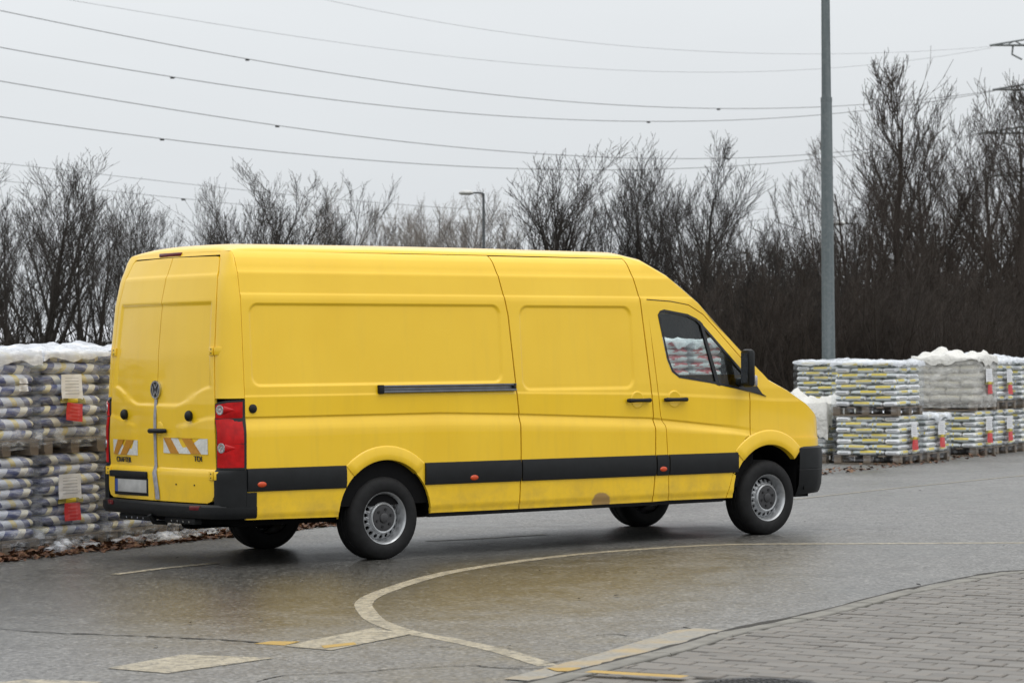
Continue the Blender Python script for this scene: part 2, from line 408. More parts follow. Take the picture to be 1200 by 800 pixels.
lot = structure(sheet_poly('asphalt_road', [row(-60, 2.2), row(-60, -60), row(90, -60), row(90, 2.2)], 0, asphalt))
G = lambda x, y: ground(x, y)
ln = [(-3.75, -7.76), (-3.5, -7.03), (-3.35, -6.36), (-3.27, -5.82), (-3.04, -5.18), (-2.72, -4.60), (-2.34, -4.02), (-1.80, -3.46), (-.73, -2.6), (.15, -2.1), (1.28, -1.68), (2.3, -1.55), (3.2, -1.66), (4.04, -2.34), (5.17, -3.3), (7.2, -5.1)]
lp = smooth_line(ln)
ribbon('painted_line', lp, .125, .002, paint, lot, .04)
sheet_poly('painted_patch', [G(332, 757), G(436, 736), G(482, 743), G(388, 762)], .0038, paint, lot)
sheet_poly('painted_patch', [G(125, 783), G(215, 767), G(322, 771), G(195, 789)], .0038, paint, lot)
sheet_poly('painted_patch', [G(-20, 802), G(30, 796), G(120, 799), G(60, 815), G(-20, 815)], .0038, paint, lot)
sheet_poly('yellow_paint_mark', [G(297, 754), G(318, 751), G(352, 751.5), G(333, 756)], .002, ypaint, lot)
sheet_poly('yellow_paint_mark', [G(376, 757), G(415, 753), G(418, 755.5), G(380, 760)], .0056, ypaint, lot)
ribbon('painted_line', [Vector(G(135, 673)), Vector(G(190, 666)), Vector(G(255, 659.5))], .09, .004, paint, lot)
ribbon('painted_line', smooth_line([G(930, 585), G(1040, 573), G(1120, 565), G(1210, 556)]), .05, .004, paint, lot)
ribbon('painted_line', smooth_line([G(500, 634), G(560, 631), G(640, 626)]), .08, .004, paint, lot)
def crack(pts, wd):
    P = smooth_line([G(*p) for p in pts], 12)
    for q in P: q += Vector((noise.noise(q*4)*.05, noise.noise(q*4+Vector((9, 0, 0)))*.05, 0))
    ribbon('crack', P, [wd*random.uniform(.2, 1.2) for _ in P], .0035, crackm, lot)
crack([(0, 737), (60, 741), (150, 745), (240, 749), (300, 753)], .035)
crack([(300, 798), (345, 791), (440, 786), (530, 780), (600, 783), (640, 783)], .016)
crack([(550, 779), (600, 782), (650, 776), (700, 768), (735, 757)], .014)
crack([(800, 735), (830, 740), (850, 741)], .02); crack([(505, 757), (530, 758)], .015)
crack([(700, 744), (722, 743), (735, 745)], .02)
# pavement with kerb
ko = [(668, 791), (720, 778), (800, 757), (850, 742), (950, 721.5), (1050, 696), (1150, 675.5), (1200, 670.5)]     # road side of the kerb
ki = [(735, 787.5), (750, 784), (820, 766), (900, 745), (1000, 717), (1100, 689), (1165, 679), (1215, 672.5)]
KO = [Vector((p.x, p.y, 0)) for p in (G(*q) for q in ko)]
d0 = (KO[0]-KO[2]).normalized(); KO = [KO[0]+d0*(.5*k) for k in range(8, 0, -1)] + KO
dl = KO[-1]
KO += [dl+Vector((.6*k, -.05*k-.028*k*k, 0)) for k in range(1, 12)]
KS = smooth_line(KO, 8)
PH = .015
def offset(pts, d):
    o = []
    for i, p in enumerate(pts):
        t = (pts[min(i+1, len(pts)-1)]-pts[max(i-1, 0)]).normalized(); o.append(p+Vector((t.y, -t.x, 0))*d)
    return o
KW = .145
KI = offset(KS, KW)
base_pts = [(p.x, p.y) for p in KI] + [(KI[-1].x, -32), (KI[0].x-2, -32)]
pav = structure(sheet_poly('pavement', base_pts, PH-.022, sand))
kerb = structure(bpy.data.objects.new('kerb', None)); link(kerb)
acc = 0; cur = [0]
for i in range(1, len(KS)):                    # kerb stones about one metre long
    acc += (KS[i]-KS[i-1]).length; cur.append(i)
    if acc > .95 or i == len(KS)-1:
        vs, fs = [], []; m_ = len(cur)
        zt = PH+random.uniform(-.004, .006)
        for q, i_ in enumerate(cur):
            e = .006 if q == 0 else (-.006 if q == m_-1 else 0)
            t = (KS[min(i_+1, len(KS)-1)]-KS[max(i_-1, 0)]).normalized()
            a_, b_ = KS[i_]+t*e, KI[i_]-(KI[i_]-KS[i_]).normalized()*.012+t*e
            n_ = (b_-a_).normalized()
            vs += [a_+Vector((0, 0, -.1)), a_+Vector((0, 0, zt-.012)), a_+n_*.012+Vector((0, 0, zt)), b_-n_*.006+Vector((0, 0, zt)), b_+Vector((0, 0, zt-.006)), b_+Vector((0, 0, -.1))]
        for q in range(m_-1):
            for j in range(5): fs.append((6*q+j, 6*q+j+1, 6*q+7+j, 6*q+6+j))
        fs += [(5, 4, 3, 2, 1, 0), tuple(6*(m_-1)+j for j in range(6))]
        mobj('kerb_stone', vs, fs, conc, kerb); acc = 0; cur = [i]
gut = sheet_poly('gutter_slab', [G(590, 796), G(640, 783), G(700, 767), G(790, 739.5), G(815, 736.5), G(862, 739.5), G(835, 746), G(800, 756), G(720, 777), G(662, 791.5), G(640, 800)], .006, gutterm, lot)
sheet_poly('yellow_paint_mark', [G(640, 784), G(680, 783.5), G(683, 788), G(652, 788)], .010, ypaint, lot)
ribbon('yellow_paint_mark', [Vector(ground(690, 791, PH)), Vector(ground(740, 794, PH)), Vector(ground(803, 797.5, PH))], .1, PH+.008, ypaint, pav)
dk = offset(KS, .0)
ribbon('dirt_line', dk, [.05*random.uniform(.4, 1.7)*(1+.7*noise.noise(p*1.3)) for p in dk], PH+.004, sand, kerb)
KI3 = KI
def inside_pave(x, y):
    # nearest kerb segment side
    best = None
    for i in range(0, len(KI3)-1):
        a_, b_ = KI3[i], KI3[i+1]; t = ((x-a_.x)*(b_.x-a_.x)+(y-a_.y)*(b_.y-a_.y))/max(1e-9, (b_-a_).length_squared)
        t = max(0, min(1, t)); q = a_+(b_-a_)*t; d = math.hypot(x-q.x, y-q.y)
        if best is None or d < best[0]: best = (d, i)
    i = best[1]; a_, b_ = KI3[i], KI3[i+1]; n_ = Vector(((b_-a_).y, -(b_-a_).x, 0)).normalized()
    return (Vector((x, y, 0))-a_).dot(n_), a_, n_
MH = Vector((-3.60, -9.22, 0)); MHR = .325
PA = R(-71.5); pu = Vector((math.cos(PA), math.sin(PA), 0)); pv = Vector((math.cos(PA+R(98)), math.sin(PA+R(98)), 0))
BL, BW, GAP = .2425, .147, .0095
def brick_mesh(poly, h=.022):
    """poly: outline in local xy; chamfered top"""
    n = len(poly); c = sum((Vector(p) for p in poly), Vector((0, 0, 0)))/n
    vs = [Vector((p.x, p.y, -h)) for p in poly]+[Vector((p.x, p.y, -.006)) for p in poly]+[Vector((p.x+(c.x-p.x)*.05, p.y+(c.y-p.y)*.05, 0)) for p in poly]
    fs = [tuple(range(2*n, 3*n))]
    for k in (0, n):
        for j in range(n): fs.append((k+j, k+(j+1) % n, k+n+(j+1) % n, k+n+j))
    return vs, fs
full = [pu*(sx*(BL-GAP)/2)+pv*(sy*(BW-GAP)/2) for sx, sy in ((-1, -1), (1, -1), (1, 1), (-1, 1))]
v_, f_ = brick_mesh(full); me_b = bpy.data.meshes.new('paver'); me_b.from_pydata([tuple(q) for q in v_], [], f_); me_b.materials.append(paverm)
cand = []
org = Vector((-1.4, -8.06, 0))
for i in range(-60, 60):
    for j in range(-60, 60):
        c = org+pu*(BL*(i+(.5 if j % 2 else 0)))+pv*(BW*j)
        if (c-Vector((-1, -9, 0))).length > 8: continue
        d, a_, n_ = inside_pave(c.x, c.y)
        if d < -.10: continue
        if (c-MH).length < MHR+.02: continue
        x_, y_, w_ = pix(c)
        vis = w_ > 1 and -20 < x_ < 1230 and 600 < y_ < 812
        if not vis and (w_ < 6 or c.y < -12.5): continue
        cand.append((0 if vis else 1, w_, c, d, a_, n_))
cand.sort(key=lambda q: (q[0], q[1]))
rest = []; nb = 0
for vis, w_, c, d, a_, n_ in cand:
    poly = full; cut = d < .16
    if cut:
        pts = [c+q for q in full]; o = []
        for k in range(4):
            p, q = pts[k], pts[(k+1) % 4]; dp, dq = (p-a_).dot(n_)-.004, (q-a_).dot(n_)-.004
            if dp >= 0: o.append(p)
            if dp*dq < 0: o.append(p+(q-p)*(dp/(dp-dq)))
        if len(o) < 3: continue
        ar = abs(sum((o[k]-c).cross(o[(k+1) % len(o)]-c).z for k in range(len(o))))/2
        if ar < .003: continue
        poly = [q-c for q in o]
    loc = c+Vector((0, 0, PH+random.uniform(-.0035, .0035))); tilt = (random.uniform(-.012, .012), random.uniform(-.012, .012), random.uniform(-.02, .02))
    if vis == 0 and nb < 300:
        if cut and len(poly) != 4 or cut: o_ = mobj('paver', *brick_mesh(poly), paverm, pav)
        else: o_ = link(bpy.data.objects.new('paver', me_b), pav)
        o_.location = loc; o_.rotation_euler = tilt; nb += 1
    else:
        v_, f_ = brick_mesh(poly); rest.append(([q+loc for q in v_], f_))
if rest:
    V, Fc = joinvf(*rest); o_ = mobj('paver_field', V, Fc, paverm, pav); o_['kind'] = 'stuff'
print('pavers', nb, len(rest))
mh = empty('manhole_cover', 'round dark cast iron manhole cover set in the grey block pavement', 'manhole', MH+Vector((0, 0, PH)))
def disc(name, r0, r1, z0, z1, mat, par, n=40):
    vs, fs = [], []
    for j in range(n):
        t = 2*math.pi*j/n
        for r, z in ((r0, z0), (r1, z0), (r1, z1), (r0, z1)): vs.append((r*math.cos(t), r*math.sin(t), z))
    for j in range(n):
        for k in range(4): fs.append((4*j+k, 4*j+(k+1) % 4, 4*((j+1) % n)+(k+1) % 4, 4*((j+1) % n)+k))
    return mobj(name, vs, fs, mat, par)
disc('frame', .33, .37, -.05, .004, iron, mh); disc('lid', .001, .32, -.05, -.006, iron, mh)
for k in range(-6, 7):
    l_ = math.sqrt(max(0, .3**2-(k*.045)**2))
    if l_ > .05:
        box('ridge', (k*.045, 0, 0), (.018, 2*l_, .014), iron, mh)
for k in range(-5, 6, 2):
    l_ = math.sqrt(max(0, .3**2-(k*.05)**2)); box('ridge', (0, k*.05, .001), (2*l_, .014, .014), iron, mh)
disc('ring', .295, .315, -.01, .006, iron, mh)
mh.scale = (.86, .86, 1)

# ------------------------------------------------------------------ the van (x forward from the rear axle, y left, z up)
van = empty('delivery_van', 'long high-roofed yellow panel van with black side mouldings driving on the wet road', 'van')
WT = [(.33, .955), (.355, .974), (.40, .977), (.415, .985), (.60, .990), (.80, .991), (1.06, .993), (1.10, .990), (1.155, .972), (1.178, .965), (1.186, .965), (1.20, .974),
      (1.355, .973), (1.37, .968), (1.43, .966), (2.10, .924), (2.165, .918), (2.182, .908), (2.345, .880), (2.365, .868), (2.46, .834), (2.495, .808), (2.52, .775)]
ZC = [(-2, 1.19), (.6, 1.19), (1.4, 1.165), (2.9, 1.10), (3.9, 1.00), (4.4, .93), (6, .85)]
def Zof(x, q): return q+(interp(ZC, x)-1.19)*math.exp(-((q-1.19)/.2)**2)
def Qof(x, z):
    lo, hi = 0., 3.
    for _ in range(36):
        m = (lo+hi)/2
        if Zof(x, m) < z: lo = m
        else: hi = m
    return (lo+hi)/2
def taper(x, z):
    t = 0.
    if x > 4.2: t += .05*((x-4.2)/.8)**2
    if x > 4.85: t += .20*(min(x-4.85, .40)/.36)**2.2
    if x > 2.9 and z > 1.35: t += .055*sm((x-2.9)/1.3)*min(1, (z-1.35)/.6)
    return t
RECS = [(-1.28, 1.255, 1.43, 2.105, .09), (1.45, 2.725, 1.36, 2.10, .10)]    # pressed-in upper panels
def rrect(x, z, r):
    x0, x1, z0, z1, rad = r
    cx, cz = (x0+x1)/2, (z0+z1)/2; qx = abs(x-cx)-(x1-x0)/2+rad; qz = abs(z-cz)-(z1-z0)/2+rad
    return math.hypot(max(qx, 0), max(qz, 0))+min(max(qx, qz), 0)-rad
def Wq(x, q):
    z = Zof(x, q); wd = interp(WT, q)
    if x > 3.75 and .8 < q < 1.36: wd += (.991+(.973-.991)*sm((q-.95)/.4)-wd)*sm((x-3.75)/.5)
    for r in RECS:
        if r[0]-.02 < x < r[1]+.02: wd -= .013*sm(-rrect(x, z, r)/.028)
    return wd-taper(x, z)
def Wz(x, z): return Wq(x, Qof(x, z))
def side_map(sgn, push=0.):
    def f(x, q): return Vector((x, sgn*(Wq(x, q)+push), Zof(x, q)))
    return f
def panel(name, polys, xl, zl, mapf, inward, mat, parent, thick=.025, warp=False, mirror=False, sharp=32):
    bm = bmesh.new()
    for poly in polys:
        pts = []
        for i, p in enumerate(poly):                        # refine long edges so that curved seams follow the surface
            q = poly[(i+1) % len(poly)]; L = math.hypot(q[0]-p[0], q[1]-p[1]); n = max(1, int(L/.12))
            for k in range(n): pts.append((p[0]+(q[0]-p[0])*k/n, p[1]+(q[1]-p[1])*k/n))
        if warp: pts = [(x, Qof(x, z)) for x, z in pts]
        bm.faces.new([bm.verts.new((x, z, 0)) for x, z in pts])
    bmesh.ops.remove_doubles(bm, verts=bm.verts, dist=1e-5)
    for no, ls, ax in (((1, 0, 0), xl, 0), ((0, 1, 0), zl, 1)):
        lo = min(v.co[ax] for v in bm.verts); hi = max(v.co[ax] for v in bm.verts)
        for c in sorted(set(round(q, 4) for q in ls)):
            if lo+1e-4 < c < hi-1e-4:
                co = [0, 0, 0]; co[ax] = c
                bmesh.ops.bisect_plane(bm, geom=bm.verts[:]+bm.edges[:]+bm.faces[:], dist=2e-5, plane_co=co, plane_no=no)
    bmesh.ops.triangulate(bm, faces=[f for f in bm.faces if len(f.verts) > 4])
    top = set(bm.verts)
    if thick:
        r = bmesh.ops.extrude_edge_only(bm, edges=[e for e in bm.edges if e.is_boundary])
    iv = Vector(inward)*thick
    for v in bm.verts:
        p = mapf(v.co.x, v.co.y); v.co = p if v in top else p+iv
    if mirror:
        for v in bm.verts: v.co.y = -v.co.y
    return bobj(name, bm, mat, parent, sharp=sharp)
def lines(lo, hi, step, *dense):
    o = [lo+step*i for i in range(int((hi-lo)/step)+1)]
    for c in dense: o += [c+e for e in (-.012, -.004, .004, .012, .02, .028, .036)]
    return o
def edge_lines(rs, i):
    o = []
    for r in rs:
        a_, b_ = r[i], r[i+1]
        for k in range(0, 12): o += [a_-.004+k*.0095, b_+.004-k*.0095]
    return o
XL = lines(-1.6, 5.4, .09)+edge_lines(RECS, 0)
ZL = lines(.3, 2.55, .07)+[t[0] for t in WT]+[1.15, 1.13, 1.08, 1.17, 1.182, 2.17, 2.175, 2.355]+edge_lines(RECS, 2)
def arc(cx, cz, r, t0, t1, n=18): return [(cx+r*math.cos(R(t0+(t1-t0)*k/n)), cz+r*math.sin(R(t0+(t1-t0)*k/n))) for k in range(n+1)]
GP = .006
SR = [(1.235, 2.515), (1.335, 2.005), (1.388, 1.365), (1.413, 1.154), (1.417, .826), (1.399, .36)]     # rear seam of the sliding door
SF = [(2.745, 2.515), (2.83, 2.161), (2.915, 1.328), (2.94, .987), (2.936, .646), (2.905, .36)]
CR = [(2.905, 2.150), (2.96, 1.669), (3.018, 1.122), (3.066, 1.037), (3.09, .70), (3.10, .365)]        # rear seam of the cab door
CT = [(2.905, 2.150), (3.2, 2.135), (3.42, 2.105), (3.60, 2.02), (3.76, 1.885), (4.09, 1.575), (4.155, 1.49)]
CF = [(4.155, 1.49), (4.10, 1.30), (4.09, .92), (3.95, .78), (3.865, .57), (3.79, .36)]
sh = lambda pts, d: [(x+d, z) for x, z in pts]
SHL = [(2.745, 2.52), (2.95, 2.475), (3.2, 2.36), (3.55, 2.12), (3.9, 1.815), (4.22, 1.535), (4.36, 1.415), (4.60, 1.315), (4.85, 1.19), (5.04, 1.075), (5.13, .98), (5.17, .82)]  # shoulder line
ar_r = arc(0, .355, .465, 0, 180, 22)                                                             # right-to-left
ar_f = arc(4.325, .375, .455, 0, 180, 22)
for sgn in (-1, 1):
    mi = sgn > 0; mp_ = side_map(-1); inn = (0, 1, 0)
    poly = [(-1.345, .385), (-.465, .372)]+ar_r[::-1]+[(.465, .365), (1.399-GP, .36)]+sh(SR[::-1][1:], -GP)[:-1]+[(1.235-GP, 2.52), (-1.345, 2.52)]
    panel('side_panel', [poly], XL, ZL, mp_, inn, yellow, van, warp=True, mirror=mi)
    sl = panel('sliding_door', [sh(SF[::-1], -GP)+sh(SR, GP)], XL, ZL, mp_, inn, yellow, van, warp=True, mirror=mi)
    top = [(x, z) for x, z in SHL if x < 4.3]
    cabf = sh(SF[::-1], GP)+[(2.745+GP, 2.52)]+top[1:]+[(4.175, 1.495)]+[(x+.003, z+GP+.003) for x, z in CT[::-1][1:]]+sh(CR[1:], -GP-.002)
    panel('cab_frame', [cabf], XL, ZL, mp_, inn, yellow, van, warp=True, mirror=mi)
    # cab door: lower skin and the frame round the window
    WB = [(3.115, 1.62), (3.165, 1.51), (3.25, 1.455), (3.62, 1.405), (4.10, 1.318)]
    WTp = [(3.03, 2.02), (3.06, 2.055), (3.11, 2.068), (3.40, 2.028), (3.52, 1.985), (3.62, 1.905), (4.02, 1.53), (4.142, 1.415)]
    low = [(2.9655, 1.62)]+[p for p in CR if p[1] < 1.6]+CF[::-1][:-2]+[(4.10, 1.30)]+WB[::-1]
    upp = [(2.9655, 1.62), (3.115, 1.62)]+WTp+[(4.10, 1.318), (4.10, 1.30), (4.155, 1.49)]+CT[::-1][1:]
    dr = panel('cab_door', [low, upp], XL, ZL, mp_, inn, yellow, van, warp=True, mirror=mi)
    # fender
    fsh = [(x, z) for x, z in SHL if 4.2 < x]
    fend = [(4.095+GP, .92), (4.105+GP, 1.30), (4.16+GP, 1.497), (4.20, 1.549)]+fsh+[(5.17, .79), (4.755, .785)]+[p for p in ar_f if p[1] > .60 and not (p[0] > 4.325 and p[1] < .76)]+[(3.875+GP, .57), (3.958+GP, .775)]
    fend[-3:-2] = [fend[-3]]
    panel('front_fender', [fend], XL+[5.0, 5.05, 5.1, 5.14], ZL, mp_, inn, yellow, van, warp=True, mirror=mi)
    # small yellow strip behind the front wheel
    panel('fender_strip', [[(3.80, .36), (3.873, .58), (3.905, .56), (3.885, .48), (3.872, .36)]], XL, ZL, mp_, inn, yellow, van, warp=True, mirror=mi)
    # window: glass, black surround, divider
    win = WB+WTp[::-1]
    panel('side_window', [win], [], [1.5, 1.7, 1.9], lambda x, z: Vector((x, -(Wz(x, z)-.012), z)), inn, glass, dr, thick=0, mirror=mi)
    c_ = (sum(p[0] for p in win)/len(win), sum(p[1] for p in win)/len(win))
    ring_o, ring_i = win, []
    nW = len(win)
    for i in range(nW):
        p, q, o = win[i], win[(i+1) % nW], win[i-1]
        t = Vector((q[0]-o[0], q[1]-o[1], 0)).normalized(); n_ = Vector((t.y, -t.x, 0))
        if (Vector((c_[0]-p[0], c_[1]-p[1], 0))).dot(n_) < 0: n_ = -n_
        ring_i.append((p[0]+n_.x*.022, p[1]+n_.y*.022))
    vs = [Vector((x, sgn*(Wz(x, z)+.003), z)) for x, z in ring_o]+[Vector((x, sgn*(Wz(x, z)+.003), z)) for x, z in ring_i]+[Vector((x, sgn*(Wz(x, z)-.012), z)) for x, z in ring_i]
    fs = []
    for i in range(nW):
        j = (i+1) % nW; fs += [(i, j, nW+j, nW+i), (nW+i, nW+j, 2*nW+j, 2*nW+i)]
    mobj('window_seal', vs, fs, sealblack, dr)
    dv = [(3.545, 1.975), (3.59, 1.94), (3.745, 1.375), (3.70, 1.385)]
    mobj('window_divider', [Vector((x, sgn*(Wz(x, z)-e), z)) for e in (-.002, .02) for x, z in dv], [(0, 1, 2, 3), (4, 5, 6, 7), (0, 1, 5, 4), (1, 2, 6, 5), (2, 3, 7, 6), (3, 0, 4, 7)], sealblack, dr)
    tri = [(3.955, 1.352), (4.085, 1.468), (4.15, 1.425), (4.255, 1.30), (4.31, 1.272), (4.10, 1.318)]
    mobj('corner_trim', [Vector((x, sgn*(Wz(x, z)+e), z)) for e in (.009, -.005) for x, z in tri], [tuple(range(6)), tuple(range(6, 12))]+[(i, (i+1) % 6, 6+(i+1) % 6, 6+i) for i in range(6)], sealblack, van)
    # black side moulding, cut at the doors and arches
    segs = [(-1.345, -.398, van), (.398, 1.408, van), (1.421, 2.931, sl), (2.945, 3.083, van), (3.096, 3.925, dr)]
    for x0, x1, par in segs:
        vs, fs = [], []; n = max(2, int((x1-x0)/.15)+1)
        zt = lambda x: .787-.004*(x-0)/1.0*.9
        for i in range(n+1):
            x = x0+(x1-x0)*i/n; zb = zt(x)-.188
            e = .0 if par else 0
            for dz, dy in ((0, -.004), (.006, .013), (.05, .021), (.14, .021), (.182, .013), (.188, -.004)):
                z = zb+dz; vs.append(Vector((x, sgn*(.990-taper(x, z)+dy), z)))
        for i in range(n):
            for j in range(5): fs.append((6*i+j, 6*i+j+1, 6*i+7+j, 6*i+6+j))
        fs += [tuple(range(6)), tuple(range(6*n, 6*n+6))]
        mobj('side_moulding', vs, fs, blackpl, par, True, 25)
    for x, z in ((-1.215, .662), (.90, .645), (3.014, .648)):
        bm = bmesh.new(); bmesh.ops.create_uvsphere(bm, u_segments=16, v_segments=8, radius=1)
        for v in bm.verts: v.co = Vector((x+v.co.x*.045, sgn*1.008+v.co.y*.012, z+v.co.z*.023))
        bobj('side_marker', bm, orange, van, smooth=True)
    # wheel arch flares with a lip turning in, and a dark liner
    for cx, cz, r0, r1, t0, t1 in ((0, .355, .465, .580, 47.5, 132.5), (4.325, .375, .455, .588, 43.5, 136)):
        vs, fs = [], []; n = 40
        prof = ((r1+.004, -.003), (r1-.003, .006), (r1-.012, .009), (r0+.05, .0155), (r0+.012, .017), (r0, .012), (r0-.003, -.05))
        for i in range(n+1):
            t = R(t0+(t1-t0)*i/n)
            for r_, dy in prof:
                x, z = cx+r_*math.cos(t), cz+r_*math.sin(t)
                k = min(1, min(i, n-i)/2.0)
                vs.append(Vector((x, sgn*(.991-taper(x, min(z, 1.2))+(dy if dy < 0 else dy*(.4+.6*k))), z)))
        m_ = len(prof)
        for i in range(n):
            for j in range(m_-1): fs.append((m_*i+j, m_*i+j+1, m_*i+m_+1+j, m_*i+m_+j))
        fs += [tuple(range(m_)), tuple(range(m_*n, m_*n+m_))]
        mobj('wheel_arch_flare', vs, fs, yellow, van, True, 40)
        vs, fs = [], []
        for i in range(33):
            t = R(3+174*i/32)
            for y in (.972, .55): vs.append((cx+(r0+.004)*math.cos(t), sgn*y, cz+(r0+.004)*math.sin(t)))
        for i in range(32): fs.append((2*i, 2*i+1, 2*i+3, 2*i+2))
        mobj('wheel_arch_liner', vs, fs, darkin, van, True)
    # door handles
    for x, par in ((2.745, sl), (3.18, dr)):
        z = 1.262; y = sgn*(Wz(x, z))
        lathe('handle_cup', [(.078, -.006), (.075, .0015), (.068, .003), (.060, .0025), (.045, .0005), (.001, .0005)], yellow, par, x, z+.004, y, s=sgn, n=32, sharp=None)
        vs, fs = tube([Vector((x-.125, y+sgn*.012, z)), Vector((x-.115, y+sgn*.035, z)), Vector((x-.05, y+sgn*.042, z)), Vector((x+.05, y+sgn*.042, z)), Vector((x+.115, y+sgn*.035, z)), Vector((x+.125, y+sgn*.012, z))], [.016, .02, .017, .017, .02, .016], 10)
        mobj('door_handle', vs, fs, blackpl, par, True, 50)
    # mirror: arm and housing with a turn signal
    bm = bmesh.new(); add_box(bm, (3.985, sgn*1.075, 1.535), (.085, .135, .345), .035); hs = bobj('door_mirror', bm, blackpl, dr, sharp=40)
    bm = bmesh.new(); add_box(bm, (4.0, sgn*.985, 1.41), (.08, .12, .07), .02); bobj('mirror_arm', bm, blackpl, hs, sharp=40)
    bm = bmesh.new(); add_box(bm, (4.02, sgn*1.115, 1.42), (.035, .075, .10), .012); bobj('turn_signal', bm, clearlens, hs, sharp=40)
    mobj('mirror_glass', [(3.941, sgn*1.03, 1.40), (3.941, sgn*1.12, 1.40), (3.941, sgn*1.12, 1.67), (3.941, sgn*1.03, 1.67)], [(0, 1, 2, 3)], chrome, hs)

# slide rail, fuel cap
bm = bmesh.new()
for dz, dy, h in ((.024, .012, .016), (.0, -.004, .024), (-.022, .014, .018)): add_box(bm, (.665, -(Wz(.6, 1.40)+dy), 1.398+dz), (1.415, .03, h), .003)
rail = bobj('slide_rail', bm, alu, van, sharp=40)
box('rail_end', (-.035, -(Wz(0, 1.40)+.006), 1.398), (.05, .05, .072), blackpl, rail, .006); box('rail_end', (1.352, -(Wz(1.2, 1.40)+.006), 1.400), (.03, .045, .06), blackpl, rail, .006)
lathe('fuel_cap', [(.001, .02), (.025, .02), (.035, .012), (.038, -.01)], blackpl, van, -1.275, 1.262, -.972, n=24)

# --- rear end
XR = [(.33, -1.50), (.48, -1.545), (.745, -1.548), (.765, -1.545), (.785, -1.528), (1.3, -1.528), (1.7, -1.513), (2.1, -1.476), (2.13, -1.472), (2.325, -1.437), (2.345, -1.425), (2.48, -1.378), (2.52, -1.356)]
def Ye(z): return interp(WT, z)-.148
def zbot(y): return 1.275+.145*sm((abs(y)-.28)/.48)
def Xr(y, z):
    x = interp(XR, z); ye = Ye(z)
    x -= (.055-.02*sm((z-1.9)/.6))*(1-min(1, abs(y)/ye)**2)
    d = min(z-zbot(y), 2.118-z, ye-.062-abs(y))
    if d > 0: x += .014*sm(d/.03)
    sw = 1.135+.07*sm((abs(y)-.30)/.5)
    if .8 < z < sw: x -= .009*sm((sw-z)/.03)*sm((abs(y)-.28)/.15)*sm((z-.8)/.15)
    return x
def rear_map(s):
    return lambda y, z: Vector((Xr(y, z), y, z))
def corner(a_, z, push=0.):
    t = a_*math.pi/2; xr = interp(XR, z); rx = -1.35-xr
    return Vector((-1.35-rx*max(0, math.cos(t))**.85-push*math.cos(t), -(Ye(z)+.148*math.sin(t)**.85+push*math.sin(t)), z))
YL = [i*.05 for i in range(-18, 19)]+[s*(.70+.01*k) for s in (-1, 1) for k in range(-12, 4)]+[s*(.28+.015*k) for s in (-1, 1) for k in range(10)]
ZR = [t[0] for t in XR]+[i*.05 for i in range(10, 50)]+[1.27+.01*k for k in range(20)]+[2.07+.01*k for k in range(6)]+[1.1+.01*k for k in range(12)]+[2.33, 2.335]
doors = {}
